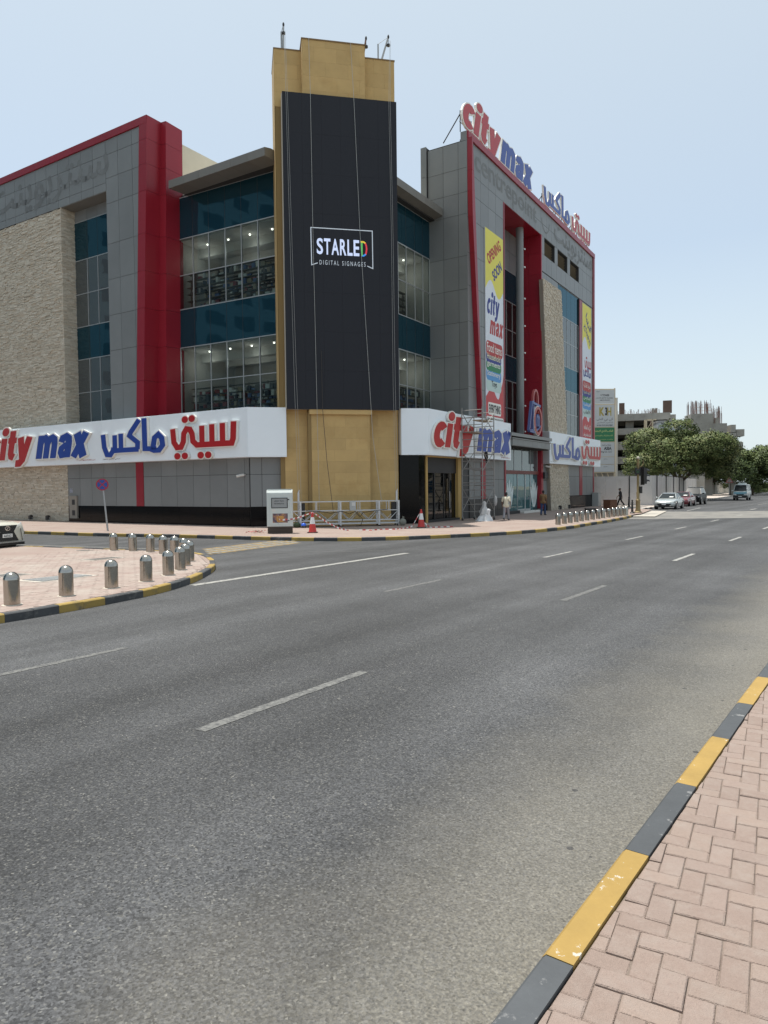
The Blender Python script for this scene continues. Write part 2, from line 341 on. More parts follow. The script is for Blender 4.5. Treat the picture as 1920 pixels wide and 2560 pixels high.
def asphalt():
    m = bpy.data.materials.new('asphalt'); m.use_nodes = True; nt = m.node_tree; n = nt.nodes; l = nt.links; b = n['Principled BSDF']
    tc = n.new('ShaderNodeTexCoord'); mp = n.new('ShaderNodeMapping'); l.new(tc.outputs['Object'], mp.inputs[0])
    def noise(scale, det=4, rough=.6, stretch=None):
        t = n.new('ShaderNodeTexNoise'); t.inputs['Scale'].default_value = scale; t.inputs['Detail'].default_value = det; t.inputs['Roughness'].default_value = rough
        if stretch:
            q = n.new('ShaderNodeMapping'); q.inputs['Scale'].default_value = stretch; l.new(tc.outputs['Object'], q.inputs[0]); l.new(q.outputs[0], t.inputs['Vector'])
        else: l.new(mp.outputs[0], t.inputs['Vector'])
        return t.outputs['Fac']
    def rng(s, a, b_, lo, hi):
        q = n.new('ShaderNodeMapRange'); l.new(s, q.inputs[0]); q.inputs[1].default_value = a; q.inputs[2].default_value = b_; q.inputs[3].default_value = lo; q.inputs[4].default_value = hi; return q.outputs[0]
    def op(o, a, c):
        q = n.new('ShaderNodeMath'); q.operation = o
        for i, x in enumerate((a, c)):
            if isinstance(x, (int, float)): q.inputs[i].default_value = x
            else: l.new(x, q.inputs[i])
        return q.outputs[0]
    sep = n.new('ShaderNodeSeparateXYZ'); l.new(tc.outputs['Object'], sep.inputs[0])   # x = across the road, y = along
    # pale aggregate grains, dark pits, broad wear bands along the wheel tracks, dust drifting in from the kerb
    grain = n.new('ShaderNodeTexVoronoi'); grain.inputs['Scale'].default_value = 88; l.new(tc.outputs['Object'], grain.inputs['Vector'])
    gcol = n.new('ShaderNodeSeparateColor'); l.new(grain.outputs['Color'], gcol.inputs[0])
    g = rng(gcol.outputs[0], .0, 1., .50, 1.42)
    pale = rng(gcol.outputs[1], .86, .95, 0, 1)
    fine = rng(noise(160, 3), .3, .7, .72, 1.28)
    patch = op('MULTIPLY', rng(noise(.55, 6, .7), .3, .7, .86, 1.14), rng(noise(.16, 3, .6), .32, .66, .74, 1.2))
    band = rng(noise(1., 4, .55, (.85, .016, 1)), .32, .68, .74, 1.24)
    worn = rng(noise(6, 6, .75), .55, .75, 0, 1)
    val = op('MULTIPLY', op('MULTIPLY', g, fine), op('MULTIPLY', patch, band))
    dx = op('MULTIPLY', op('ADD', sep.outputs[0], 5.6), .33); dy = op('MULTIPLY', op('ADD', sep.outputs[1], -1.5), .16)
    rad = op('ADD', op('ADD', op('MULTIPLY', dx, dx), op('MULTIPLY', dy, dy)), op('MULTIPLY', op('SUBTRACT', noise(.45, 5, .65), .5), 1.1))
    val = op('MULTIPLY', val, rng(rad, .0, 1.5, .60, 1.0))      # broad darker patch with soft edges in the middle lane
    tyre = op('SINE', op('MULTIPLY', op('ADD', sep.outputs[0], 1.1), 3.53), 0)
    val = op('MULTIPLY', val, rng(op('ADD', tyre, op('MULTIPLY', noise(.8, 4), 1.2)), -.6, 1.6, 1.06, .88))
    cr = n.new('ShaderNodeVectorMath'); cr.operation = 'SCALE'; cr.inputs[0].default_value = (.066, .067, .070); l.new(val, cr.inputs['Scale'])
    mx = n.new('ShaderNodeMix'); mx.data_type = 'RGBA'; mx.inputs[7].default_value = (.29, .28, .25, 1); l.new(cr.outputs[0], mx.inputs[6])
    l.new(op('MULTIPLY', pale, op('ADD', op('MULTIPLY', worn, .7), .22)), mx.inputs[0])
    dust = op('MULTIPLY', rng(op('ADD', sep.outputs[0], op('MULTIPLY', noise(.9, 5), 1.6)), -1.95, -.25, 0, .70), rng(noise(75, 4), .30, .70, .35, 1.2))
    m2 = n.new('ShaderNodeMix'); m2.data_type = 'RGBA'; l.new(mx.outputs[2], m2.inputs[6]); m2.inputs[7].default_value = (.225, .207, .17, 1); l.new(dust, m2.inputs[0])
    spot = n.new('ShaderNodeTexVoronoi'); spot.inputs['Scale'].default_value = 4.2; spot.inputs['Randomness'].default_value = 1; l.new(tc.outputs['Object'], spot.inputs['Vector'])
    sc = n.new('ShaderNodeSeparateColor'); l.new(spot.outputs['Color'], sc.inputs[0])
    sp = op('MULTIPLY', op('LESS_THAN', spot.outputs['Distance'], op('MULTIPLY', op('MULTIPLY', sc.outputs[0], sc.outputs[2]), .14)), op('GREATER_THAN', sc.outputs[1], .5))
    m3 = n.new('ShaderNodeMix'); m3.data_type = 'RGBA'; l.new(m2.outputs[2], m3.inputs[6]); m3.inputs[7].default_value = (.035, .035, .037, 1); l.new(op('MULTIPLY', sp, .75), m3.inputs[0])
    gv = n.new('ShaderNodeVectorMath'); gv.operation = 'SCALE'; l.new(m3.outputs[2], gv.inputs[0]); l.new(op('MULTIPLY', rng(gcol.outputs[2], 0, 1, .80, 1.2), rng(noise(42, 5, .75), .3, .7, .82, 1.18)), gv.inputs['Scale'])
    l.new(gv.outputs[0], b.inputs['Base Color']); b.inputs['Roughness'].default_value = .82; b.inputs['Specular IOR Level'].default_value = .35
    bp = n.new('ShaderNodeBump'); bp.inputs['Strength'].default_value = .55; bp.inputs['Distance'].default_value = .004
    l.new(op('ADD', grain.outputs['Distance'], op('MULTIPLY', noise(160, 3), .6)), bp.inputs['Height']); l.new(bp.outputs[0], b.inputs['Normal'])
    return m
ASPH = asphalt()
ROADROT = Matrix(((.8090, .5878, 0, 0), (-.5878, .8090, 0, 0), (0, 0, 1, 0), (0, 0, 0, 1)))   # local x = across (n), local y = along (s)
mb = MB(); ns = [-90, -40, -20, -12, -9, -6, -3, -1.0, 6, 60]; ss = [-120, -40, 0, 40, 120, 420]
for n_ in ns:
    for s_ in ss: mb.v.append((n_, s_, road_z(n_) if n_ < 1 else .18))
for i in range(len(ns) - 1):
    for j in range(len(ss) - 1): mb.f.append((i * 6 + j, (i + 1) * 6 + j, (i + 1) * 6 + j + 1, i * 6 + j + 1)); mb.m.append(0)
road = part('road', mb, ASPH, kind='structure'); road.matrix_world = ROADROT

PAINT = mat('road_paint', (.33, .325, .30), .8, var=.2, vscale=25, dirt=((.10, .10, .10), 9., .44, .70))
PAINTY = mat('yellow_road_paint', (.42, .27, .06), .8, var=.2, vscale=25, dirt=((.14, .13, .12), 5., .42, .6))
PAINTF = mat('faded_road_paint', (.165, .164, .155), .85, var=.25, vscale=30, dirt=((.072, .072, .073), 22., .42, .60))
mk = struct('road_markings')
def on_road(s0, n0, s1, n1, w, m=PAINT, name='lane_dash'):
    a, b = Vector((n0, s0)), Vector((n1, s1)); t = (b - a).normalized(); q = Vector((-t.y, t.x)) * w / 2; h = .004; N = 26
    jit = lambda i: t * (rnd.uniform(-.03, .03) if i in (0, N) else 0)
    pts = [tuple(a.lerp(b, i / N) + q * rnd.uniform(.82, 1.08) + jit(i)) for i in range(N + 1)] + [tuple(a.lerp(b, i / N) - q * rnd.uniform(.82, 1.08) + jit(i)) for i in range(N, -1, -1)]      # worn, ragged edges
    return part(name, MB().face([road_pt(y, x, road_z(x) + h) for x, y in pts]), m, mk)
for i, s0 in enumerate([3.4, 11.6, 19.65, 27.5, 35, 43, 51, 66, 74]):
    on_road(s0, -8.42, s0 + 2.2, -8.42, .13, PAINTF if i < 2 else PAINT)
for i, s0 in enumerate([3.91, 12.1, 20.0, 27.9, 35.9, 44, 64, 72, 80]):
    on_road(s0, -4.83, s0 + 2.3, -4.83, .13, PAINTF if i < 2 else PAINT)
def flat(name, pts, z, m, parent=None, kind=None):
    return part(name, MB().face([(x, y, z) for x, y in pts]), m, parent, kind=kind)
def line(x0, y0, x1, y1, w, z, m, name):
    a, b = Vector((x0, y0)), Vector((x1, y1)); t = (b - a).normalized(); q = Vector((-t.y, t.x)) * w / 2
    return flat(name, [tuple(p) for p in (a + q, b + q, b - q, a - q)], z, m, mk)
line(-4.40, 16.0, .76, 23.29, .22, .006, PAINT, 'give_way_line')
line(-6.0, 23.8, -.0, 24.2, .10, .006, PAINTF, 'edge_line')
line(-22, 31.6, -7.5, 25.6, .10, .006, PAINT, 'centre_line')
for k in range(7):     # striped crossing at the mouth of the side road
    t = k / 6; a = Vector((-6.6, 25.6)).lerp(Vector((-5.9, 23.6)), t); d = Vector((2.5, 4.6))
    line(a.x, a.y, a.x + d.x, a.y + d.y, .17, .006, PAINT if k % 2 else PAINTY, 'crossing_stripe')
CONCR = mat('pale_road_band', (.21, .20, .18), .85, var=.15, vscale=.4, dirt=((.10, .10, .10), .7, .45, .7))
for q in ([(45, -14.2), (46, -12), (59.6, -12), (58.6, -15.5)], [(46, -12), (50.5, -1), (62.5, -1), (59.6, -12)]):
    part('raised_crossing', MB().face([road_pt(s_, n_, road_z(n_) + .004) for s_, n_ in q]), CONCR, mk)
on_road(60.8, -13.7, 69.1, -14.4, .13, PAINT, 'lane_line'); on_road(62.9, -15.6, 64.4, -15.5, .25, PAINT, 'road_arrow')
on_road(63.8, -9.5, 66.5, -9.5, .25, PAINT, 'road_arrow'); on_road(79.6, -11.2, 86.6, -11.2, .13, PAINT, 'lane_line')

# pavers: real blocks near the camera and on the island, material beyond
PAVE = [mat('paver_%d' % i, c, .9, var=.10, vscale=60, bump=.8, bscale=190, rand=.05, dirt=((.32, .262, .228), 9., .46, .8)) for i, c in enumerate([(.285, .216, .184), (.272, .204, .172), (.295, .224, .188)])]
JOINT = mat('paver_joint', (.19, .152, .125), .95, var=.2, vscale=30)
def paver_mat():
    m = bpy.data.materials.new('far_pavers'); m.use_nodes = True; n = m.node_tree.nodes; l = m.node_tree.links; b = n['Principled BSDF']
    tc = n.new('ShaderNodeTexCoord'); mp = n.new('ShaderNodeMapping'); mp.inputs['Rotation'].default_value = (0, 0, R(-55)); l.new(tc.outputs['Object'], mp.inputs[0])
    br = n.new('ShaderNodeTexBrick'); br.inputs['Scale'].default_value = 1; br.inputs['Brick Width'].default_value = .2; br.inputs['Row Height'].default_value = .1; br.inputs['Mortar Size'].default_value = .006
    br.inputs['Color1'].default_value = (.31, .232, .20, 1); br.inputs['Color2'].default_value = (.28, .207, .178, 1); br.inputs['Mortar'].default_value = (.17, .128, .108, 1)
    l.new(mp.outputs[0], br.inputs['Vector'])
    t = n.new('ShaderNodeTexNoise'); t.inputs['Scale'].default_value = .8; t.inputs['Detail'].default_value = 7; l.new(tc.outputs['Object'], t.inputs['Vector'])
    mr = n.new('ShaderNodeMapRange'); mr.inputs[1].default_value = .35; mr.inputs[2].default_value = .75; mr.inputs[4].default_value = .55; l.new(t.outputs['Fac'], mr.inputs[0])
    mx = n.new('ShaderNodeMix'); mx.data_type = 'RGBA'; l.new(mr.outputs[0], mx.inputs[0]); l.new(br.outputs[0], mx.inputs[6]); mx.inputs[7].default_value = (.345, .295, .255, 1)
    l.new(mx.outputs[2], b.inputs['Base Color']); b.inputs['Roughness'].default_value = .9
    return m
FARP = paver_mat()

def clip(poly, p, nrm):
    """keep the part of a 2-D polygon where (x - p).nrm >= 0"""
    out = []
    for i, a in enumerate(poly):
        b = poly[(i + 1) % len(poly)]; da = (a[0] - p[0]) * nrm[0] + (a[1] - p[1]) * nrm[1]; db = (b[0] - p[0]) * nrm[0] + (b[1] - p[1]) * nrm[1]
        if da >= 0: out.append(a)
        if (da >= 0) != (db >= 0): t = da / (da - db); out.append((a[0] + (b[0] - a[0]) * t, a[1] + (b[1] - a[1]) * t))
    return out
def herringbone(org, head, x0, x1, y0, y1, L=.205):
    F = Fr(org, head, -1); w = L / 2; out = []
    N = int(max(abs(x0), abs(x1), abs(y0), abs(y1)) / w) + 6
    for k in range(-N, N):
        for m in range(-N // 3, N // 3):
            bx, by = k + 4 * m, k
            for (a, b, c, d) in ((bx, by, bx + 2, by + 1), (bx + 2, by - 1, bx + 3, by + 1)):
                if x0 < a * w < x1 and y0 < b * w < y1:
                    out.append([tuple(F.P(px * w, py * w, 0).xy) for px, py in ((a, b), (c, b), (c, d), (a, d))])
    return out
def block(mb, poly, z, gap=.0017, ch=.0065, tilt=(0, 0), mi=0, deep=.03):
    c = Vector((sum(p[0] for p in poly) / len(poly), sum(p[1] for p in poly) / len(poly))); k = len(poly)
    def ins(d):
        r = []
        for p in poly:
            v = Vector(p) - c; r.append(c + v * max(0, 1 - d * 1.4 / max(v.length, .02)))
        return r
    e, t = ins(gap), ins(gap + ch); zz = lambda p, h: z + h + (p.x - c.x) * tilt[0] + (p.y - c.y) * tilt[1]
    vs = [(p.x, p.y, z - deep) for p in e] + [(p.x, p.y, zz(p, -ch * .8)) for p in e] + [(p.x, p.y, zz(p, 0)) for p in t]
    fs = [tuple(range(2 * k, 3 * k))]
    for j in (0, 1):
        for i in range(k): fs.append((j * k + i, j * k + (i + 1) % k, (j + 1) * k + (i + 1) % k, (j + 1) * k + i))
    mb.add(vs, fs, mi)

# kerb beside the camera
KH = 36.56; KD = Vector((math.sin(R(KH)), math.cos(R(KH)))); KN = Vector((KD.y, -KD.x)); K0 = Vector((.613, 2.752))
KY = mat('kerb_yellow', (.33, .212, .056), .75, var=.16, vscale=5, bump=.35, bscale=35, rand=.05, dirt=((.47, .44, .38), 10, .618, .63))
KB = mat('kerb_black', (.062, .067, .073), .75, var=.2, vscale=5, bump=.3, bscale=40, rand=.1, dirt=((.20, .20, .20), 9., .60, .66))
KYF = mat('kerb_yellow_worn', (.33, .225, .06), .8, var=.15, vscale=5, bump=.2, bscale=30, rand=.1, dirt=((.16, .13, .08), 3.5, .52, .7))
KBF = mat('kerb_black_worn', (.055, .057, .06), .8, var=.2, vscale=4, rand=.15, dirt=((.22, .21, .19), 3., .55, .8))
KWF = mat('kerb_white_worn', (.50, .48, .44), .8, var=.15, vscale=4, rand=.1)
def kerb_stone(P, a, b, w, z0, z1, m, parent, ch=.018):
    """P(t, across) gives a 2-D point of the kerb line"""
    prof = [(0, z0), (0, z1 - ch), (ch, z1), (w, z1), (w, z0)]; vs = []
    for t in (a, b):
        for x, z in prof: q = P(t, x); vs.append((q[0], q[1], z))
    part('kerb_stone', MB().add(vs, [(0, 1, 2, 3, 4), (5, 6, 7, 8, 9)] + [(i, (i + 1) % 5, 5 + (i + 1) % 5, 5 + i) for i in range(5)]), m, parent)
kb = struct('near_kerb')
for i in range(-5, 22):
    z = .33 + rnd.uniform(-.004, .004)
    kerb_stone(lambda t, x: K0 + KD * t + KN * x, i + .002, i + .998, .13, .05, z, KY if i % 2 == 0 else KB, kb)
pv = struct('near_pavement')
e0 = K0 + KN * .136
part('bedding', MB().face([(*(e0 - KD * 6), .3135), (*(e0 + KD * 60), .3135), (*(e0 + KD * 60 + KN * 14), .3135), (*(e0 - KD * 6 + KN * 14), .3135)]), JOINT, pv)
bl = []
for poly in herringbone((1.6, 2.6, 0), 29.0, -3.5, 7, -4.5, 6):
    q = clip(poly, e0, KN)
    if len(q) < 3: continue
    c = Vector((sum(p[0] for p in q) / len(q), sum(p[1] for p in q) / len(q)))
    ar_ = abs(sum(q[i][0] * q[(i + 1) % len(q)][1] - q[(i + 1) % len(q)][0] * q[i][1] for i in range(len(q)))) / 2
    if ar_ < .0012 or c.y < 1.2: continue
    vis = c.x < c.y * .56 + .15 and c.y > 2.0
    bl.append((0 if vis else 1, c.length, q))
bl.sort(key=lambda t: (t[0], t[1])); rest = MB()
for i, (v_, d_, q) in enumerate(bl):
    z = .322 + rnd.gauss(0, .0022); tl = (rnd.gauss(0, .012), rnd.gauss(0, .012)); mi = rnd.randrange(3)
    if i < 300 and not v_:
        mb = MB(); block(mb, q, z, tilt=tl); part('paving_brick', mb, PAVE[mi], pv, recalc=False)
    else: block(rest, q, z, tilt=tl, mi=mi)
part('brick_field', rest, PAVE, pv, kind='stuff', recalc=False)
part('far_bricks', MB().face([(*(e0 + KD * 8.5), .32), (*(e0 + KD * 60), .32), (*(e0 + KD * 60 + KN * 14), .32), (*(e0 + KD * 8.5 + KN * 14), .32)]), FARP, pv)

def curve_pts(pts, step):
    """resample a polyline smoothed by Catmull-Rom to equal steps"""
    P = [Vector(p) for p in pts]; fine = []
    for i in range(len(P) - 1):
        a, b, c, d = P[max(0, i - 1)], P[i], P[i + 1], P[min(len(P) - 1, i + 2)]
        for k in range(12):
            t = k / 12; fine.append(.5 * ((2 * b) + (c - a) * t + (2 * a - 5 * b + 4 * c - d) * t * t + (3 * b - a - 3 * c + d) * t ** 3))
    fine.append(P[-1]); out = [fine[0]]; acc = 0
    for a, b in zip(fine, fine[1:]):
        L = (b - a).length; pos = 0
        while acc + (L - pos) >= step: pos += step - acc; out.append(a.lerp(b, pos / L)); acc = 0
        acc += L - pos
    return out
def kerb_run(name, pts, step, inner, mats, per=1, w=.15, h=.15, start=0):
    q = curve_pts(pts, step); root = struct(name); nr = []
    for i in range(len(q)):
        t = (q[min(i + 1, len(q) - 1)] - q[max(i - 1, 0)]).normalized(); nn = Vector((t.y, -t.x)) * inner; nr.append(nn)
    for i in range(len(q) - 1):
        a, b, na, nb = q[i], q[i + 1], nr[i], nr[i + 1]; g = .004
        kerb_stone(lambda t, x: a.lerp(b, t) + na.lerp(nb, t) * x, g, 1 - g, w, -.3, h + rnd.uniform(-.006, .006), mats[((i + start) // per) % len(mats)], root)
    return [a + n_ * w for a, n_ in zip(q, nr)]
# left island
isl = [(-17.3, -3.2), (-13.0, 2.2), (-9.3, 7.5), (-6.41, 11.64), (-6.04, 12.21), (-5.59, 12.97), (-5.19, 13.78), (-4.84, 14.59), (-4.62, 15.48), (-4.5, 16.42), (-4.48, 17.3), (-4.56, 18.73), (-4.78, 19.82), (-5.12, 20.9), (-5.6, 22.0), (-6.2, 22.9), (-7.0, 23.5), (-9.3, 24.45), (-14, 26.6), (-24, 31.0), (-40, 38)]
inn = kerb_run('island_kerb', isl, .5, -1, [KYF, KBF], per=2, start=1)
isp = struct('island_pavement')
part('bedding', MB().face([(p.x, p.y, .105) for p in inn] + [(-45, 30, .105), (-30, -4, .105)]), JOINT, isp)
rest = MB(); poly_in = [(p.x, p.y) for p in inn] + [(-45, 30), (-30, -4)]
def inside(x, y, P):
    c = False; j = len(P) - 1
    for i in range(len(P)):
        if (P[i][1] > y) != (P[j][1] > y) and x < (P[j][0] - P[i][0]) * (y - P[i][1]) / (P[j][1] - P[i][1]) + P[i][0]: c = not c
        j = i
    return c
near_tri = inn
for q in herringbone((-8, 17, 0), 25.0, -8, 9, -6.5, 5.2):
    if all(inside(p[0], p[1], poly_in) for p in q) and q[0][0] > -.62 * q[0][1]:
        block(rest, q, .142 + rnd.gauss(0, .0015), gap=.0025, ch=.004, tilt=(rnd.gauss(0, .006), rnd.gauss(0, .006)), mi=rnd.randrange(3))
PAVI = [mat('island_paver_%d' % i, c, .9, var=.10, vscale=2.5, dirt=((.37, .32, .28), .9, .42, .72)) for i, c in enumerate([(.31, .238, .208), (.29, .218, .19), (.322, .25, .217)])]
part('paving_brick', rest, PAVI, isp, kind='stuff', recalc=False)
part('far_bricks', MB().face([(p.x, p.y, .133) for p in inn] + [(-45, 30, .133), (-30, -4, .133)]), FARP, isp)
# far pavement in front of the mall
far = [(-60, 55.5), (-40, 46), (-26, 39.6), (-18.27, 35.86), (-16.35, 34.87), (-14.36, 33.82), (-12.39, 33.0), (-10.44, 32.3), (-8.94, 31.65), (-7.45, 30.95), (-5.45, 29.9), (-4.04, 29.3), (-2.42, 28.85), (-.71, 28.75), (1.33, 29.3), (2.83, 30.0), (4.55, 30.85), (6.11, 31.9), (7.77, 33.4), (9.68, 35.75), (10.7, 37.4), (12.6, 40.2), (14.2, 42.8), (15.7, 45.3), (17.0, 47.9)]
inn2 = kerb_run('far_kerb', far, 1.0, -1, [KYF, KBF], w=.16)
part('far_pavement', MB().face([(p.x, p.y, .132) for p in inn2] + [(18.3, 50.0, .132), (21.9, 57.5, .132), (21.7, 60.2, .132), (29, 71.5, .132), (30, 90, .132), (-60, 90, .132)]), FARP, kind='structure')
far2 = [(21.9, 59.8), (23.94, 62.9), (31, 74.0), (42.73, 92.8), (52.7, 108.8), (62.66, 124.8), (82, 156), (100, 184)]
inn3 = kerb_run('bay_kerb', far2, 1.0, -1, [KWF, KBF], w=.16)
part('verge_pavement', MB().face([(p.x, p.y, .133) for p in inn3] + [(95, 190, .133), (45, 110, .133), (24, 71, .133), (21.5, 66, .133)]), mat('dusty_paving', (.47, .41, .36), .95, var=.1, vscale=.6), kind='structure')
flat('dropped_kerb', [(16.6, 47.2), (18.0, 46.7), (22.6, 56.2), (21.6, 57.4)], .055, mat('ramp_concrete', (.42, .39, .34), .9, var=.1, vscale=1.2), kind='structure')
# inspection covers and grating set in the island
IRON = mat('cast_iron', (.13, .12, .11), .7, metal=.3, var=.2, vscale=10)
def cover(name, label, pts, grid=False):
    t = thing(name, label, 'manhole cover', (pts[0][0], pts[0][1], .145))
    part('cover_plate', MB().prism([(x, y, .146) for x, y in pts], (0, 0, .006)), IRON, t)
    a, b, c, d = [Vector(p) for p in pts]; fr = MB(); up_ = mat('cover_frame', (.50, .46, .40), .9, var=.1)
    cen = (a + b + c + d) / 4
    for p, q in ((a, b), (b, c), (c, d), (d, a)):
        po, qo = cen + (p - cen) * 1.18, cen + (q - cen) * 1.18
        fr.prism([(p.x, p.y, .145), (q.x, q.y, .145), (qo.x, qo.y, .145), (po.x, po.y, .145)], (0, 0, .004))
    part('cover_frame', fr, up_, t)
    if grid:
        for i in range(1, 24):
            p, q = a.lerp(b, i / 24), d.lerp(c, i / 24); g = MB()
            g.ribbon(lambda x, y, dd: (x, y, .153 + dd), [tuple(p), tuple(q)], .018, 0, .006); part('grate_bar', g, ZINC, t)
cover('drain_grating', 'slotted metal grating in a pale frame behind the first two bollards', [(-8.37, 16.17), (-7.72, 15.83), (-7.03, 16.88), (-7.6, 17.15)], True)
cover('manhole_cover', 'flat iron cover in the middle of the brick island', [(-8.95, 20.85), (-8.5, 20.6), (-7.95, 21.3), (-8.35, 21.5)])
cover('manhole_cover', 'small iron cover at the far edge of the brick island near the side road', [(-10.55, 24.0), (-10.25, 23.75), (-9.95, 24.0), (-10.3, 24.2)])
cover('manhole_cover', 'iron cover cut by the left frame edge beside the first bollard', [(-9.6, 17.0), (-9.05, 16.75), (-8.75, 17.3), (-9.3, 17.55)])

# ------------------------------------------------------------------ the mall
mall = thing('shopping_mall', 'large grey and red clad shopping mall with glazed corner bays', 'building', tuple(A0))
def panels(F, cells, o, m, name='cladding_panel', cut=None, th=.03, gap=.011):
    for u0, u1, z0, z1 in cells:
        q = [(u0 + gap, z0 + gap), (u1 - gap, z0 + gap), (u1 - gap, z1 - gap), (u0 + gap, z1 - gap)]
        if cut:
            for c in cut: q = clip(q, *c)
        if len(q) < 3: continue
        d = rnd.uniform(0, .004)
        part(name, MB().uzprism(F, q, o, o + th + d), m, mall)
def grid(us, zs): return [(a, b, c, d) for a, b in zip(us, us[1:]) for c, d in zip(zs, zs[1:])]
def wall(boxes, F, m=GREYD, name='wall'):
    mb = MB()
    for b in boxes: mb.box(F, *b)
    return part(name, mb, m, mall)
def gl_bay(F, us, rows, o, kinds, parent_frame='window_frame', fw_=.05, fd=.07):
    """glazed bay: panes between mullions; rows listed from the top down, kinds one material per row"""
    for (z1, z0), k in zip(zip(rows, rows[1:]), kinds):
        for a, b in zip(us, us[1:]):
            a, b = min(a, b), max(a, b); part('pane', MB().box(F, a + .012, b - .012, o - .02, o, z0 + .02, z1 - .02), k, mall)
    for u in us:
        for (z1, z0), k in zip(zip(rows, rows[1:]), kinds):
            if k is SPAN: part('mullion', MB().box(F, u - .012, u + .012, o - .05, o + .004, z0, z1), DARK, mall)
            else: part('mullion', MB().box(F, u - fw_ / 2, u + fw_ / 2, o - .06, o + fd * .35, z0, z1), FRAME, mall)
    for z in rows: part('transom', MB().box(F, min(us), max(us), o - .05, o + fd * .28, z - fw_ / 2, z + fw_ / 2), FRAME, mall)

# --- left wing
WL = -.65
edge = [((8.79, 23.87), (1, .0515))]      # slanting edge beside the red fin
def slant(F0): return [((8.79 + .02, 23.87), (1, .0515))]
wall([(12.1, 32, -1.65, WL - .03, 20.83, 24.1), (.5, 16.85, -1.2, WL - .03, -.3, 3.95), (16.8, 32, -4.2, WL - .12, -.3, 20.83), (9.7, 12.1, -4.2, WL - .03, -.3, 24.1)], FL)
part('wall', MB().uzprism(FL, [(9.7, 6), (9.7, 24.1), (8.9, 24.1), (9.72, 6.2)], -4.2, WL - .03), GREYD, mall)
wall([(9.0, 32, -24, -4.2, -.3, 23.9), (12.1, 32, -4.3, -1.66, 20.9, 23.9)], FL, CONCP, 'wall')
panels(FL, grid([12.11, 13.38, 14.59, 15.81, 17.04, 18.33, 19.56, 20.77, 22.03, 23.22, 24.45, 25.7, 26.9], [20.81, 21.31, 22.05, 23.01, 23.87]), WL - .03, GREY)
zz = [6.3, 8.79, 10.91, 13.11, 15.31, 17.5, 19.99, 21.54, 22.97, 23.87]
panels(FL, grid([8.6, 9.61, 10.94, 12.1], zz), WL - .03, GREY, cut=slant(0))
panels(FL, grid([.55, .9, 2.21, 3.56, 4.89, 6.27, 7.62, 9.2], [1.18, 2.98, 3.95]) + grid([9.9, 11.81, 13.02, 14.26, 15.5, 16.8], [1.18, 2.98, 3.95]), WL - .03, GREY)
panels(FL, grid([.55, 1.9, 3.3, 4.7, 6.1, 7.5, 8.9, 10.3, 11.7, 13.1, 14.5, 15.8, 16.8], [-.25, .5, 1.18]), WL - .03, BLACKT, 'black_tile', gap=.004)
panels(FL, [(9.2, 9.9, 1.18, 3.95)], WL - .01, REDC, 'red_panel')
panels(FL, grid([12.1, 13.3, 14.39, 15.48, 16.8], [20.02, 20.8]), -1.66, GREY)
part('soffit', MB().box(FL, 12.1, 16.85, -1.66, WL - .02, 20.78, 20.82), GREYW, mall)
part('wall', MB().box(FL, 12.07, 12.1, -1.66, WL, 6.3, 20.8), GREY, mall)
gl_bay(FL, [16.8, 15.48, 14.39, 13.3, 12.12], [20.02, 17.5, 15.27, 13.1, 10.94, 8.73, 6.3], -1.6, [SPAN, LITE, LITE, SPAN, LITE, LITE])
part('room_wall', MB().box(FL, 12.1, 16.8, -4.18, -4.1, 6, 20.8).box(FL, 12.1, 16.8, -4.1, -1.75, 12.6, 13.1).box(FL, 12.1, 16.8, -4.1, -1.75, 8.4, 8.6), mat('room_grey', (.30, .31, .31), .9), mall)
# split-face stone
STONE = [mat('ledger_stone_%d' % i, c, .9, var=.16, vscale=7, bump=.5, bscale=30) for i, c in enumerate([(.52, .465, .375), (.57, .52, .43), (.46, .41, .33), (.62, .57, .48), (.53, .455, .355)])]
def ledger(F, u0, u1, z0, z1, o, hh, lmin, lmax, dep, left=None, right=None):
    mb = MB(); z = z0
    while z < z1 - .01:
        h = min(hh * rnd.uniform(.8, 1.25), z1 - z); a = u0 if left is None else left(z + h / 2); b = u1 if right is None else right(z + h / 2); u = a
        while u < b - .02:
            w = min(rnd.uniform(lmin, lmax), b - u)
            if b - u - w < lmin * .5: w = b - u
            d = o + rnd.uniform(0, dep); P = F.P; g = .006
            mb.add([P(u + g, o - .03, z + g), P(u + w - g, o - .03, z + g), P(u + w - g, o - .03, z + h - g), P(u + g, o - .03, z + h - g), P(u + g, d, z + g), P(u + w - g, d + rnd.uniform(-.008, .008), z + g), P(u + w - g, d, z + h - g), P(u + g, d, z + h - g)],
                   [(4, 5, 6, 7), (0, 1, 5, 4), (1, 2, 6, 5), (2, 3, 7, 6), (3, 0, 4, 7)], rnd.choice((0, 0, 1, 1, 2, 3, 4)))
            u += w
        z += h
    return part('stone_strip', mb, STONE, mall, kind='stuff')
ledger(FL, 16.82, 26.5, 6.2, 20.8, WL - .06, .085, .2, .62, .06)
ledger(FL, 16.85, 26.5, -.3, 3.95, WL - .06, .085, .2, .62, .06)
ledger(FL, 26.5, 31.9, 6.2, 20.8, WL - .06, .13, .4, .9, .06); ledger(FL, 26.5, 31.9, -.3, 3.95, WL - .06, .13, .4, .9, .06)
wall([(31.95, 32.05, -24, -.7, -.3, 24.1)], FL, CONCP)
FLr = Fr(FL.P(16.82, 0, 0), 32.2, 1)     # return of the stone block, facing the glazing
ledger(FLr, .60, 1.66, 6.2, 20.8, .03, .085, .2, .5, .05)
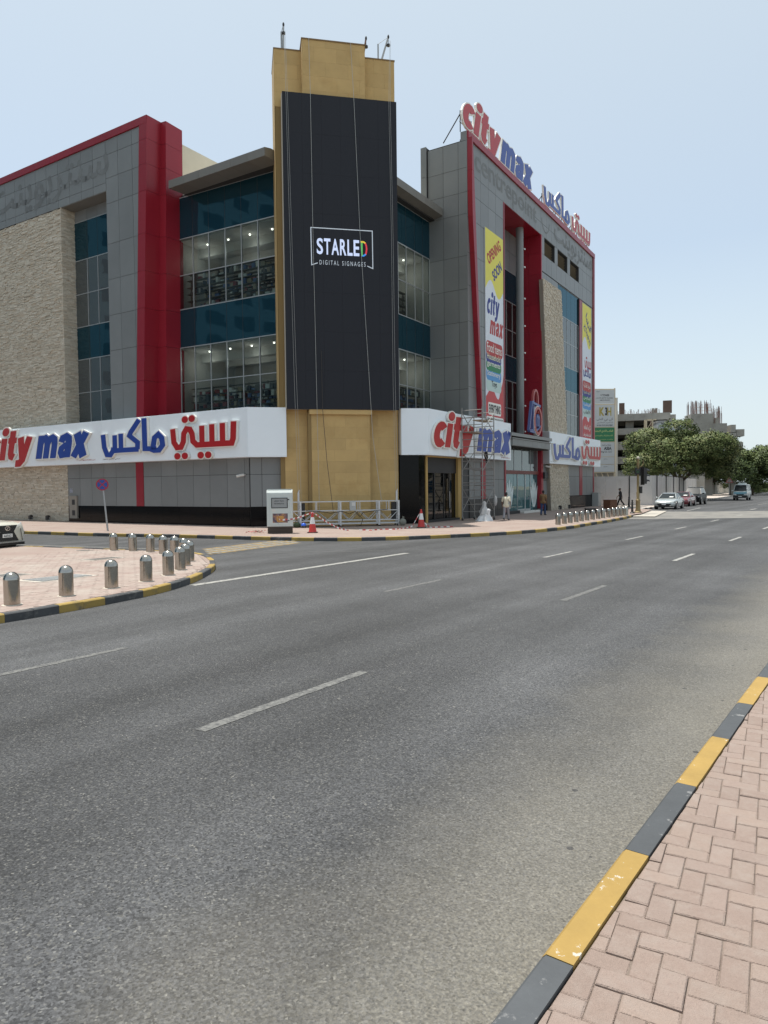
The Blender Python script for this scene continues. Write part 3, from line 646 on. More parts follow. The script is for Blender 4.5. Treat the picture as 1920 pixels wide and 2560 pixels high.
# red fin beside the bay and red coping
TP = [(8.81, -.58), (8.12, -.58), (8.12, -1.63), (7.75, -1.68), (7.82, -3.0), (9.3, -3.0)]; BP = [(9.67, -.58), (9.0, -.58), (8.97, -1.63), (8.25, -1.68), (8.1, -3.0), (9.9, -3.0)]
rz_ = [6.2, 8.79, 10.91, 13.11, 15.31, 17.5, 19.99, 21.54, 22.97, 24.3]
def finring(z, ins=0):
    t = (z - 6.5) / (24.3 - 6.5); r = []
    for i, (a, b) in enumerate(zip(TP, BP)):
        u = b[0] + (a[0] - b[0]) * t; o = b[1] + (a[1] - b[1]) * t
        r.append(FL.P(u + ins * (1 if i < 5 else -1), o - ins, z))
    return r
def ring_block(z0, z1, ins=0):
    a, b = finring(z0, ins), finring(z1, ins); n = 6
    return MB().add(a + b, [tuple(range(n)), tuple(range(n, 2 * n))] + [(i, (i + 1) % n, n + (i + 1) % n, n + i) for i in range(n)])
part('wall', ring_block(6.2, 24.25, .03), REDJ, mall)
for z0, z1 in zip(rz_, rz_[1:]): part('red_panel', ring_block(z0 + .008, z1 - .008), REDC, mall)
for k in range(10):
    u0 = 8.14 + 2.4 * k; u1 = min(u0 + 2.4, 31)
    part('red_panel', MB().box(FL, u0 + .005, u1 - .005, -1.3, -.57, 23.88, 24.31), REDC, mall)
wall([(8.7, 14.5, -12, -3.1, 20.9, 24.0)], FL, CONCP, 'penthouse_wall')

# --- glazed bay left of the tower
rowsL = [20.1, 17.6, 15.38, 13.3, 10.96, 8.8, 6.3]; usL = [.25, -.95, -2.24, -3.54, -4.78, -6.02, -7.3]
gl_bay(FCL, usL, rowsL, 0, [SPAN, CLEAR, CLEAR, SPAN, CLEAR, CLEAR])
GOODS = [mat('goods_%d' % i, c, .6) for i, c in enumerate([(.6, .6, .58), (.25, .05, .05), (.05, .05, .06), (.35, .28, .2), (.12, .16, .3), (.7, .66, .6), (.15, .13, .12)])]
ROOM = mat('shop_wall', (.40, .39, .37), .9, var=.03); CEIL = mat('shop_ceiling', (.50, .49, .47), .9)
SPOT = mat('lit_spotlight', (1, 1, 1), .5, emit=((1, .93, .8), 5))
def room(F, u0, u1, d, z0, z1, shelf, seed, dense, lamp=13):
    """a shop floor behind the glass; d is its depth"""
    r2 = random.Random(seed); mb = MB()
    mb.box(F, u0, u1, -d - .1, -d, z0, z1).box(F, u0 - .1, u0, -d, -.1, z0, z1).box(F, u1, u1 + .1, -d, -.1, z0, z1)
    part('room_wall', mb, ROOM, mall)
    part('floor_slab', MB().box(F, u0, u1, -d, -.12, z0 - .35, z0), mat('shop_floor', (.35, .33, .31), .4), mall)
    c = MB().box(F, u0, u1, -d, -.12, z1, z1 + .3).box(F, u0, u1, -d * .45, -d * .36, z1 - .55, z1).box(F, u0, u1, -d * .9, -d * .8, z1 - .5, z1)
    part('shop_ceiling', c, CEIL, mall)
    for i in range(9):
        u = u0 + (u1 - u0) * (i + .5) / 9; o = -d * (.25 if i % 2 else .62); p = F.P(u, o, z1 - .02 - (.5 if o < -d * .4 and False else 0))
        part('spotlight', MB().lathe(p, [(.05, -.05), (.05, .02)], 8), SPOT, mall)
    for i in range(4):
        la = bpy.data.lights.new('shop_light', 'POINT'); la.shadow_soft_size = .25; la.energy = lamp; la.color = (1, .95, .87)
        lo_ = bpy.data.objects.new('shop_light', la); COL.objects.link(lo_); lo_.location = F.P(u0 + (u1 - u0) * (i + .5) / 4, -d * (.26 if i % 2 else .6), z1 - .85); lo_.parent = mall; lo_.matrix_parent_inverse = Matrix.Translation(-LOC[mall.name])
    g = MB(); s = MB()
    for o in shelf:
        u = u0 + .25
        while u < u1 - .3:
            for k in range(5):
                z = z0 + .1 + k * .42
                if z + .4 > z1 - .4: break
                if r2.random() < dense:
                    w = r2.uniform(.10, .34); g.box(F, u, u + w, o - .25, o - .25 + r2.uniform(.1, .25), z + .02, z + r2.uniform(.12, .36), r2.randrange(7))
            u += .36
        for k in range(6): s.box(F, u0 + .1, u1 - .2, o - .3, o, z0 + .07 + k * .42, z0 + .10 + k * .42)
        for k in range(6): s.box(F, u0 + .1 + (u1 - u0 - .4) * k / 5, u0 + .16 + (u1 - u0 - .4) * k / 5, o - .32, o - .28, z0, z0 + 2.3)
    part('goods', g, GOODS, mall, kind='stuff'); part('shelf_rack', s, mat('rack_metal', (.16, .14, .12), .5), mall)
room(FCL, -7.35, .3, 5.0, 13.4, 17.5, [-.5, -2.2], 1, .75)
room(FCL, -7.35, .3, 5.0, 6.3, 10.86, [-.7, -1.9, -3.2], 2, .95)
wall([(-7.35, .3, -5, -.14, 17.8, 20.3), (-7.35, .3, -5, -.14, 11.2, 13.05)], FCL, VOID, 'floor_void')
# aluminium eaves over both bays
def eaves(F, u0, u1, o_front, o_back, zt, zb, joints, back_z):
    th = .45; us = [u0 + (u1 - u0) * i / joints for i in range(joints + 1)]
    for a, b in zip(us, us[1:]):
        a, b = min(a, b) + .006, max(a, b) - .006
        q = [(o_front, zt), (o_front, zt - th), (o_back, back_z), (o_back, zt + .15), (o_front - .5, zt + .12)]
        part('eaves_panel', MB().prism([F.P(a, o, z) for o, z in q], F.d * (b - a)), GREYW, mall)
    part('roof_edge', MB().box(F, min(u0, u1) + .02, max(u0, u1) - .02, o_back - .3, o_front - .6, back_z - .02, zt), GREYD, mall)
eaves(FL, 7.2, -.35, -1.30, -3.0, 20.5, 20.03, 6, 20.12)
eaves(FCR, -5.0, 2.93, 1.0, -.1, 20.05, 19.7, 7, 19.42)
part('wall', MB().prism([FCL.P(.3, -.3, 20.1), FCL.P(-7.4, -.3, 20.1), FC.P(8.2, -2.8, 20.1), FCR.P(2.9, -.3, 20.1), FCR.P(2.9, -14, 20.1), FCL.P(.3, -14, 20.1)], (0, 0, .35)), CONCP, mall)

# --- right wing
part('wall', MB().box(FR, -14.66, -8.7, -.5, -.03, 6.2, 24.1).box(FR, -14.66, -8.7, -3.1, -.5, 6.2, 24.0).box(FR, -8.7, -1.2, -.5, -.03, 22.08, 24.1)
     .box(FR, -1.2, 3.0, -3.1, -.04, -.3, 20.6).box(FR, -1.2, 3.0, -3.1, -.5, 20.6, 24.1).box(FR, -1.2, 13.7, -.5, -.03, 22.0, 24.1).box(FR, 3.0, 13.7, -3.1, -.5, 19.3, 24.0).box(FR, 3.0, 13.7, -.5, -.03, 19.3, 20.6)
     .box(FR, 8.98, 13.72, -3.1, -.03, -.3, 20.6).box(FR, 3.0, 8.98, -.5, -.03, -.3, 6.3)
     .box(FR, -.38, 2.16, -.9, -.5, 20.6, 22.1).box(FR, 2.16, 2.9, -.5, -.03, 20.6, 22.1).box(FR, 5.53, 6.27, -.5, -.03, 20.6, 22.1).box(FR, 8.88, 13.7, -.5, -.03, 20.6, 22.1).box(FR, -1.2, -.38, -.5, -.03, 20.6, 22.1), GREYD, mall)
wall([(-14.6, 13.7, -24, -3.1, 6.0, 20.0), (3.0, 13.7, -24, -3.1, -.3, 6.2), (-8.7, 3.0, -24, -6, -.3, 6.2), (-14.6, -8.7, -24, -3.0, -.3, 6.2)], FR, CONCP, 'wall')
fin_cut = None
rowsR = [6.3, 8.55, 10.6, 12.7, 14.95, 17.0, 19.2, 20.8, 22.05, 24.09]
panels(FR, grid([-14.68, -13.9, -12.66, -11.4, -10.2, -8.85], rowsR), -.03, GREY)
cols = [-1.0, .1, 1.35, 2.6, 3.8, 5.05, 6.3, 7.55, 8.8, 10.05, 11.3, 12.5, 13.3]
panels(FR, grid([-8.7, -7.5, -6.25, -5.0, -3.75, -2.5, -1.2] + cols[1:], [22.05, 23.0, 24.09]), -.03, GREY)
panels(FR, [(-8.85, -8.7, 22.05, 24.09)], -.03, GREY, gap=.003)
panels(FR, grid(cols, [19.27, 20.64]), -.03, GREY)
panels(FR, [(-1.0, -.38, 20.64, 22.05), (2.16, 2.9, 20.64, 22.05), (5.53, 6.27, 20.64, 22.05), (8.88, 10.05, 20.64, 22.05), (10.05, 11.3, 20.64, 22.05), (11.3, 12.5, 20.64, 22.05), (12.5, 13.3, 20.64, 22.05)], -.03, GREY)
panels(FR, grid([-1.0, .1, 1.35, 2.95], rowsR[:7]), -.03, GREY); panels(FR, grid([9.9, 11.3, 12.66, 13.32], rowsR[:7]), -.03, GREY)
panels(FR, grid([8.98, 9.88], rowsR[:7]), 0, REDC, 'red_panel')
for k in range(12):   # red coping and right edge
    a = -14.68 + 28.43 / 12 * k; part('red_panel', MB().box(FR, a + .005, a + 28.43 / 12 - .005, -.43, .12, 24.09, 24.5), REDC, mall)
for z0, z1 in zip(rowsR, rowsR[1:]): part('red_panel', MB().box(FR, 13.33, 13.75, -.6, .10, z0 + .006, z1 - .006), REDC, mall)
# slanting red blade
for z0, z1 in zip(rowsR, rowsR[1:]):
    z0 += .006; z1 -= .006; lo = lambda z: -15.1 + (24.27 - z) * .0995; hi = lambda z: -14.5 + (23.76 - z) * .0735
    lo2 = lambda z: max(-14.66, lo(z)); part('red_panel', MB().uzprism(FR, [(lo2(z0) - .0, z0), (hi(z0), z0), (hi(z1), z1), (lo2(z1), z1)], .01, .34), REDC, mall)
# return wall of the right wing that faces the bay
FS = Fr(FR.P(-14.68, 0, 0), -57.8, -1)
part('wall', MB().box(FS, 0, 3.05, -.4, -.03, 6.2, 23.93).box(FS, 0, .45, -.4, -.03, 23.9, 24.5), GREYD, mall)
panels(FS, grid([0.0, .62, 1.69, 2.80], [6.3, 8.4, 10.53, 12.64, 14.71, 16.79, 19.41, 20.76, 22.27, 23.95]), -.03, GREY)
panels(FS, [(0, .45, 23.95, 24.55)], -.03, GREY); panels(FS, grid([2.82, 3.25], [19.5, 22.27, 24.2]), .10, GREY, th=.06)
part('wall', MB().box(FS, 2.83, 3.25, -.6, .10, 19.5, 24.15), GREYD, mall)
# louvred openings
LOUV = mat('louvre', (.20, .17, .12), .6, var=.1)
for a, b in ((-.38, 2.16), (2.9, 5.53), (6.27, 8.88)):
    part('louvre_frame', MB().box(FR, a, b, -.52, -.46, 20.66, 22.03), VOID, mall)
    for k in range(10):
        z = 20.70 + k * .134
        part('louvre_slat', MB().prism([FR.P(a + .03, -.40, z), FR.P(a + .03, -.24, z - .02), FR.P(a + .03, -.22, z), FR.P(a + .03, -.38, z + .09)], FR.d * (b - a - .06)), LOUV, mall)
# leaning stone pilaster
pl_l = lambda z: .28 - z * .1036; pl_r = lambda z: 5.17 - z * .1243
part('wall', MB().uzprism(FR, [(pl_l(-.3) + .02, -.3), (pl_r(-.3) - .02, -.3), (pl_r(18.4) - .02, 18.4), (pl_l(18.4) + .02, 18.4)], -.02, .30), mat('stone_backing', (.25, .22, .18), .9), mall)
ledger(FR, 0, 1, -.3, 18.47, .30, .10, .09, .24, .06, pl_l, pl_r)
# stair glazing
gl_bay(FR, [3.2, 4.4, 5.6, 6.8, 8.0, 8.96], [19.25, 16.75, 14.68, 12.55, 10.5, 8.46, 6.3], -.1, [SPAN, LITE, LITE, SPAN, LITE, LITE])
part('room_wall', MB().box(FR, 3.0, 8.95, -3.05, -2.9, 6.3, 19.2).box(FR, 3.0, 8.95, -2.9, -.3, 6.3, 6.5).box(FR, 3.0, 8.95, -2.9, -.3, 12.0, 12.5), ROOM, mall)
# entrance niche
part('wall', MB().box(FR, -1.2, -.9, -2.0, -.02, 5.9, 22.06).box(FR, -9.0, -8.7, -2.0, -.02, 5.9, 22.06).box(FR, -8.9, -1.0, -2.1, -.02, 22.06, 22.2), REDJ, mall)
zr = [5.9, 8.3, 10.44, 12.41, 14.41, 16.62, 18.97, 20.6, 22.05]
for z0, z1 in zip(zr, zr[1:]):
    for o0, o1 in ((-1.9, -1.0), (-1.0, 0)):
        part('red_panel', MB().box(FR, -1.225, -1.2, o0 + .006, o1 - .006, z0 + .006, z1 - .006), REDC, mall); part('red_panel', MB().box(FR, -8.7, -8.675, o0 + .006, o1 - .006, z0 + .006, z1 - .006), REDC, mall)
part('red_panel', MB().box(FR, -8.85, -8.7, -.02, .03, 5.9, 22.05), REDC, mall); part('red_panel', MB().box(FR, -1.2, -1.02, -.02, .03, 5.9, 22.05), REDC, mall)
for k in range(5): part('red_panel', MB().box(FR, -8.7 + 1.5 * k + .006, -7.2 + 1.5 * k - .006, -1.9, -.02, 22.03, 22.06), REDC, mall)
panels(FR, grid([-8.67, -7.2, -5.8, -4.4, -3.0, -1.23], [18.97, 20.5, 22.02]), -1.93, GREY)
gl_bay(FR, [-8.66, -7.4, -6.15, -4.9, -3.7, -2.5, -1.24], [18.97, 16.62, 14.41, 12.41, 10.44, 8.3, 5.9], -1.9, [SPAN, CLEAR, CLEAR, SPAN, CLEAR, CLEAR])
DBR = mat('dim_shop_wall', (.20, .14, .12), .9)
wall([(-8.7, -1.2, -6, -1.98, 16.7, 22), (-8.7, -1.2, -6, -1.98, 10.5, 12.35)], FR, VOID, 'floor_void')
part('room_wall', MB().box(FR, -8.7, -1.2, -6.1, -6, 5.8, 22), DBR, mall)
part('column', MB().lathe(FR.P(-3.43, -.9, 5.9), [(.29, 0), (.29, 16.15)], 24), GREY, mall, smooth=40)
for z in (20.45, 19.07, 16.66, 14.56, 12.49, 10.43, 8.4, 6.4): part('column_clip', MB().box(FR, -3.30, -3.12, -.62, -.55, z - .05, z + .05), mat('white_clip', (.8, .8, .8), .5), mall)
# entrance canopy
part('entrance_canopy', MB().box(FR, -9.7, -1.28, -.3, .9, 5.67, 5.90).box(FR, -9.2, -1.30, -.3, .74, 5.02, 5.50).box(FR, -9.3, -1.28, -.3, .82, 5.50, 5.58), GREY, mall)
for k in range(8): part('canopy_panel', MB().box(FR, -9.18 + .98 * k + .006, -8.2 + .98 * k - .006, .74, .77, 5.05, 5.48), GREY, mall)
part('soffit_frame', MB().box(FR, -9.1, -1.35, -.32, .6, 4.96, 5.02), VOID, mall)
# entrance front
gl_bay(FR, [-8.62, -7.95, -6.33, -4.68, -2.9, -1.35], [5.0, 3.32], -.3, [glass('entry_glass', (.45, .55, .56), refl=.10, see=.4, wavy=.1, base=(.13, .16, .165))], fw_=.045)
DOOR = glass('door_glass', (.42, .62, .64), refl=.05, see=.35, wavy=.08, base=(.06, .17, .19))
for a, b, nm in ((-8.62, -7.95, 'pane'), (-7.95, -6.38, 'pane'), (-6.38, -5.68, 'pane'), (-5.68, -4.07, 'door'), (-4.07, -2.92, 'door'), (-2.92, -1.3, 'pane')):
    o_ = part(nm, MB().box(FR, a + .02, b - .02, -.34, -.31, .30, 3.06), DOOR, mall)
    if nm == 'door':
        part('door_frame', MB().box(FR, a, a + .06, -.36, -.27, .3, 3.06).box(FR, b - .06, b, -.36, -.27, .3, 3.06).box(FR, a, b, -.36, -.27, .3, .42), ALU, o_).matrix_parent_inverse = Matrix.Identity(4)
FILM = mat('white_window_film', (.62, .70, .70), .6, var=.1, vscale=3)
for cx, w in ((-7.2, .62), (-2.1, .62)):
    for k in range(5):
        a = (k - 2) * .16
        pts = [(cx + a * .5 + a * 1.6 * t + .35 * a * t * t, .5 + 2.2 * t * (1 - .12 * abs(k - 2))) for t in [i / 8 for i in range(9)]]
        part('window_film', MB().ribbon(lambda x, y, d: FR.P(x, -.305 + d, y), pts, [.04 + .30 * math.sin(math.pi * i / 8) ** .7 for i in range(9)], 0, .003), FILM, mall)
part('transom', MB().box(FR, -8.05, -1.2, -.36, -.22, 3.07, 3.33), mat('red_brown_beam', (.16, .05, .045), .5), mall)
part('door_step', MB().box(FR, -5.9, -2.2, -.4, .35, -.1, .28), PLAST, mall)
for a, b in ((-8.7, -5.95), (-2.15, -.9)): part('plinth', MB().box(FR, a, b, -.4, .02, -.2, .36), DARK, mall)
for a, b in ((-8.83, -8.62), (-1.28, -.85)): part('red_panel', MB().box(FR, a, b, -.34, .03, .3, 5.0), REDC, mall)
part('room_wall', MB().box(FR, -8.7, -1.2, -4.6, -4.5, -.2, 6).box(FR, -8.7, -1.2, -4.5, -.4, .1, .2).box(FR, -8.7, -1.2, -4.5, -.4, 5.2, 5.4), mat('lobby_wall', (.55, .54, .5), .8), mall)
# ground floor below the first right-hand sign
part('wall', MB().box(FR, -14.6, -8.72, -3.1, -.05, -.3, 6.3).box(FR, -15.9, -14.6, -3.1, -.10, -.3, 6.3).box(FR, -20.95, -15.9, -3.1, -2.9, -.3, 6.3).box(FR, -20.95, -15.9, -3.0, -.2, 6.1, 6.35), GREYD, mall)
panels(FR, grid([-14.6, -13.6, -12.83], [1.33, 2.65, 4.0]) + grid([-12.1, -11.0, -9.9, -8.8], [1.33, 2.65, 4.0]), -.05, GREY)
panels(FR, [(-15.9, -14.6, .1, 4.0)], -.10, mat('shaded_return_cladding', (.045, .047, .05), .5), 'cladding_panel')  # shade of the recessed return painted in as a near-black panel colour
panels(FR, [(-12.83, -12.1, 1.33, 4.0)], -.02, REDC, 'red_panel'); panels(FR, [(-8.83, -8.6, 1.2, 4.0)], -.0, REDC, 'red_panel')
panels(FR, grid([-14.6, -13.1, -11.6, -10.1, -8.72], [-.2, .55, 1.33]), -.04, mat('dark_skirting', (.028, .03, .032), .35), 'black_tile')
SH = mat('shopfront_trim', (.46, .31, .11), .7, var=.08)
part('window_frame', MB().box(FR, -20.46, -20.28, -.35, .06, -.2, 4.05).box(FR, -16.38, -15.92, -.35, .06, -.2, 4.05).box(FR, -20.46, -15.92, -.35, .08, 3.90, 4.05), SH, mall)
part('shutter_box', MB().box(FR, -20.28, -16.38, -.4, -.08, 3.0, 3.9), DARK, mall)
part('plinth', MB().box(FR, -20.28, -16.2, -.35, .08, -.2, .27), DARK, mall)
SHOPG = glass('dark_shop_glass', (.35, .36, .36), refl=.05, see=.8, wavy=.08)
for a, b, nm in ((-20.28, -19.1, 'pane'), (-19.1, -17.9, 'pane'), (-17.9, -17.15, 'door'), (-17.15, -16.38, 'door')):
    part(nm, MB().box(FR, a + .02, b - .02, -.2, -.17, .28, 2.99), SHOPG, mall); part('mullion', MB().box(FR, b - .04, b + .04, -.24, -.14, .28, 3.0), DARK, mall)
part('door_handle', MB().tube(FR.P(-17.22, -.1, .9), FR.P(-17.22, -.1, 1.9), .02), ALU, mall)
rk = MB()
for k in range(8): rk.box(FR, -20.1, -18.0, -1.25, -1.2, .4 + .34 * k, .44 + .34 * k)
for k in range(6): rk.box(FR, -20.1 + .42 * k, -20.06 + .42 * k, -1.25, -1.2, .3, 3.0)
part('shelf_rack', rk, mat('white_rack', (.45, .45, .44), .5), mall); part('room_wall', MB().box(FR, -20.9, -15.9, -2.9, -2.8, -.2, 6), mat('shop_dark_wall', (.06, .06, .06), .8), mall)
# right end below the second sign
part('wall', MB().box(FR, 5.0, 13.72, -.5, -.03, -.3, 4.1), GREYD, mall)
panels(FR, grid([5.2, 6.4, 7.7, 8.97], [1.25, 2.98, 4.0]) + grid([9.88, 11.3, 12.66, 13.4], [1.25, 2.98, 4.0]), -.03, GREY)
panels(FR, [(8.97, 9.88, 1.25, 4.0)], -.01, REDC, 'red_panel'); panels(FR, [(13.4, 13.75, 1.25, 4.0)], 0, REDC, 'red_panel')
panels(FR, grid([5.0, 6.6, 8.2, 9.8, 11.4, 13.0], [-.2, 1.22]), .0, BLACKT, 'black_tile', gap=.004)
panels(FR, grid([-1.2, 0.1], [1.3, 2.6, 4.0]), -.03, GREY); panels(FR, grid([-1.2, .1], [-.2, 1.3]), -.02, BLACKT, 'black_tile')
# glazed bay right of the tower
gl_bay(FCR, [-4.3, -3.2, -2.13, -1.08, -.09, .96, 2.01, 2.93], [19.4, 17.0, 14.8, 12.7, 10.6, 8.45, 6.3], 0, [SPAN, CLEAR, CLEAR, SPAN, CLEAR, CLEAR])
room(FCR, -4.3, 2.9, 5.0, 12.75, 16.9, [-1.6, -3.0], 3, .55)
room(FCR, -4.3, 2.9, 5.0, 6.3, 10.5, [-.6, -1.8, -3.0], 4, .98)
wall([(-4.3, 2.9, -5, -.14, 17.1, 19.5), (-4.3, 2.9, -5, -.14, 10.8, 12.4)], FCR, VOID, 'floor_void')
# chamfer below the signs
part('wall', MB().box(FC, .1, 1.95, -1.6, WL - .03, -.3, 3.95), GREYD, mall)
panels(FC, grid([.08, .71, 1.95], [1.2, 2.96, 3.95]), WL - .03, GREY); panels(FC, grid([.08, 1.0, 1.95], [-.25, .5, 1.2]), WL - .03, BLACKT, 'black_tile', gap=.004)
part('wall', MB().prism([FC.P(8.28, -.21, -.3), FC.P(9.37, -.21, -.3), FR.P(-20.95, -.0, -.3), FR.P(-20.5, -.0, -.3), FR.P(-20.5, -2.9, -.3), FC.P(8.28, -2.4, -.3)], (0, 0, 4.3)), BLACKT, mall)
part('wall', MB().prism([FCL.P(-7.4, -6, -.3), FC.P(1.9, -2.2, -.3), FC.P(8.2, -2.2, -.3), FCR.P(-4.4, -6, -.3)], (0, 0, 20.3)), CONCP, mall)
part('wall', MB().prism([FL.P(9, -1.3, 3.9), FL.P(.6, -1.3, 3.9), FC.P(2.0, -1.3, 3.9), FC.P(2.0, -3, 3.9), FCL.P(-7.3, -.1, 3.9), FCL.P(.3, -.1, 3.9)], (0, 0, 2.3)), GREYD, mall)
# faint outlines where older letters were taken down
GHOST = mat('ghost_stain', (.14, .147, .148), .6, var=.2, vscale=2, dirt=((.192, .203, .205), 1.6, .45, .7))
text('ghost_lettering', 'centrepoint', lambda x, y, d: FR.P(x, .008 + d, y), (-13.55, 22.15, -2.2, 23.85), GHOST, mall, bold=.015)
text('ghost_lettering', ar('سنتربوينت'), lambda x, y, d: FR.P(x, .008 + d, y), (2.0, 22.1, 13.0, 23.9), GHOST, mall, bold=.02)
text('ghost_lettering', ar('سنتربوينت'), lambda x, y, d: FL.P(24.2 - x, WL + .008 + d, y), (-1.0, 21.2, 12.4, 23.4), GHOST, mall, bold=.02)
part('ghost_lettering', MB().ribbon(lambda x, y, d: FR.P(x, .008 + d, y), arc(-.1, 23.5, .9, 1.0, 185, 355, 14), .12, 0, .004), GHOST, mall)
# service box and uplights
sb = part('service_box', MB().box(FL, 15.75, 16.55, WL, WL + .12, .35, 1.85), mat('box_grey', (.24, .22, .19), .5, var=.08), mall)
for z in (.72, 1.42): part('meter_window', MB().box(FL, 15.95, 16.25, WL + .12, WL + .13, z - .17, z + .17), DARK, sb).matrix_parent_inverse = Matrix.Identity(4)
text('house_number_plate', '66', lambda x, y, d: FL.P(16.6 - x, WL + .01 + d, y), (0, 2.05, .3, 2.35), mat('plate_blue', (.35, .38, .5), .5), mall)
def uplight(F, u, o, label):
    t = thing('floodlight', label, 'floodlight', tuple(F.P(u, o, .13)), group='small floodlights at the foot of the stone walls')
    part('lamp_housing', MB().box(F, u - .13, u + .13, o - .08, o + .12, .22, .5).box(F, u - .10, u + .10, o - .04, o + .06, .5, .54), DARK, t); part('bracket', MB().box(F, u - .15, u - .13, o - .02, o + .02, .12, .4).box(F, u + .13, u + .15, o - .02, o + .02, .12, .4), ZINC, t)
uplight(FL, 20.6, -.3, 'small black floodlight at the foot of the left stone wall, nearer the white car')
uplight(FL, 18.6, -.3, 'small black floodlight at the foot of the left stone wall, nearer the black tiles')
uplight(FR, 1.1, .75, 'small black floodlight at the left foot of the leaning stone pilaster')
uplight(FR, 3.6, .75, 'small black floodlight at the right foot of the leaning stone pilaster')
def camera_unit(F, u, o, z, label):
    t = thing('security_camera', label, 'camera', tuple(F.P(u, o, z)))
    part('camera_body', MB().tube(F.P(u, o + .1, z), F.P(u + .25, o + .42, z - .08), .07, .08, 10), PLAST, t); part('bracket', MB().tube(F.P(u, o, z), F.P(u, o + .12, z), .03), PLAST, t)
camera_unit(FL, .85, WL, 2.95, 'white bullet security camera on the grey wall left of the tan tower')
camera_unit(FR, -.5, 0, 3.75, 'grey bracketed camera on the wall between the glass doors and the stone pilaster')
part('alarm_box', MB().box(FR, -.95, -.2, .02, .2, 2.75, 3.25), DARK, mall)

# ------------------------------------------------------------------ tan tower with the LED screen
tower = thing('tower', 'tan boarded tower standing at the mall corner behind the black screen', 'tower', tuple(FC.P(4.9, -1, 0)))
part('wall', MB().box(FC, 1.72, 8.19, -2.7, -.38, -.3, 25.45).box(FC, 3.18, 6.48, -.4, .12, -.3, 6.3).box(FC, 3.18, 6.48, -.4, .12, 22.6, 25.8).box(FC, 3.18, 6.48, -2, -.38, 25.3, 25.8), TANJ, tower)
def boards(F, u0, u1, z0, z1, o, bw, bh):
    z = z0; r = 0
    while z < z1 - .02:
        h = min(bh, z1 - z); u = u0 - (bw * .5 if r % 2 else 0)
        while u < u1 - .02:
            a, b = max(u, u0), min(u + bw, u1)
            if b - a > .03: part('board', MB().box(F, a + .002, b - .002, o, o + .02 + rnd.uniform(0, .004), z + .002, z + h - .002), TAN, tower)
            u += bw
        z += h; r += 1
boards(FC, 1.70, 3.2, 22.5, 25.5, -.38, 1.22, .75); boards(FC, 6.46, 8.21, 22.5, 25.5, -.38, 1.22, .75); boards(FC, 3.15, 6.50, 22.5, 25.86, .12, 1.22, .75)
boards(FC, 1.96, 3.2, .0, 6.6, -.38, 1.22, .62); boards(FC, 6.5, 8.24, .0, 6.6, -.38, 1.22, .62); boards(FC, 3.38, 6.55, -.1, 6.2, .12, 1.22, .62)
FTl = Fr(FC.P(1.70, -2.7, 0), 78.9 + 90 - 180, -1)      # left cheek of the tower
part('cheek_board', MB().box(FC, 1.68, 1.70, -2.7, -.36, 6, 25.5), TAN, tower); part('cheek_board', MB().box(FC, 3.13, 3.16, -.36, .13, 22.5, 25.85).box(FC, 3.36, 3.38, -.36, .13, -.1, 6.2), TAN, tower); part('cheek_board', MB().box(FC, 8.19, 8.22, -2.7, -.36, 6, 25.5).box(FC, 6.48, 6.51, -.36, .13, 22.5, 25.85), TAN, tower)
part('coping', MB().box(FC, 1.66, 8.25, -2.75, -.33, 25.5, 25.56).box(FC, 3.1, 6.55, -2.0, .18, 25.86, 25.92), mat('coping_brown', (.20, .13, .06), .6), tower)
part('ledge_board', MB().box(FC, 3.25, 6.66, -.36, .30, 6.15, 6.42), TAN, tower)
led = thing('led_screen', 'tall black LED screen on the tan tower with a white company logo', 'screen', tuple(FC.P(5.1, .35, 6.4)))
part('screen_back', MB().box(FC, 2.02, 2.10, -.36, .27, 6.44, 22.9).box(FC, 2.10, 8.08, -.36, .22, 6.44, 22.9), mat('screen_frame', (.45, .42, .36), .6), led)
for i in range(6):
    for j in range(8):
        part('screen_module', MB().box(FC, 2.05 + i * 1.02 + .002, 2.05 + (i + 1) * 1.02 - .002, .24, .33 + rnd.uniform(0, .002), 6.4 + j * 2.07 + .002, 6.4 + (j + 1) * 2.07 - .002), LED, led)
LITW = mat('lit_white', (.6, .68, .9), .5, emit=((.62, .72, 1.0), .40)); LITB = mat('lit_border', (.5, .55, .6), .5, emit=((.7, .78, .9), .22))
tL = lambda x, y, d: FC.P(x, .337 + d, y)
for st in ([(3.62, 14.2), (3.45, 14.1), (3.45, 16.01), (6.78, 16.01), (6.78, 14.02), (6.47, 14.12)],):
    part('logo_border', MB().ribbon(tL, [(3.80, 14.16), (3.48, 14.04), (3.46, 16.0), (6.77, 16.0), (6.78, 14.0), (6.48, 14.12)], .045, 0, .004), LITB, led)
x = 3.76
for ch, w in zip('STARLE', (.335, .345, .40, .345, .28, .31)):
    text('letter', ch, tL, (x, 14.62, x + w, 15.47), LITW, led, bold=.022); x += w + .055
dx0, dx1, dz0, dz1 = 6.13, 6.50, 14.60, 15.45
for nm, pts, c in (('green', [(dx0 + .06, dz0 + .05), (dx0 + .06, dz1 - .02)], (.12, .55, .12)), ('yellow', [(dx0, dz1 - .06), (dx0 + .15, dz1 - .06), (dx0 + .25, dz1 - .12)], (.8, .6, .05)), ('red', [(dx0 + .24, dz1 - .10), (dx1 - .07, dz1 - .25), (dx1 - .05, (dz0 + dz1) / 2), (dx1 - .07, dz0 + .26), (dx0 + .26, dz0 + .12)], (.75, .04, .06)), ('blue', [(dx0 + .02, dz0 + .06), (dx0 + .16, dz0 + .06), (dx0 + .27, dz0 + .14)], (.05, .3, .85))):
    part('letter', MB().ribbon(lambda x, y, d: FC.P(x, .339 + d, y), pts, .085, 0, .003 + .001 * len(nm)), mat('lit_' + nm, c, .5, emit=(c, .3)), led)
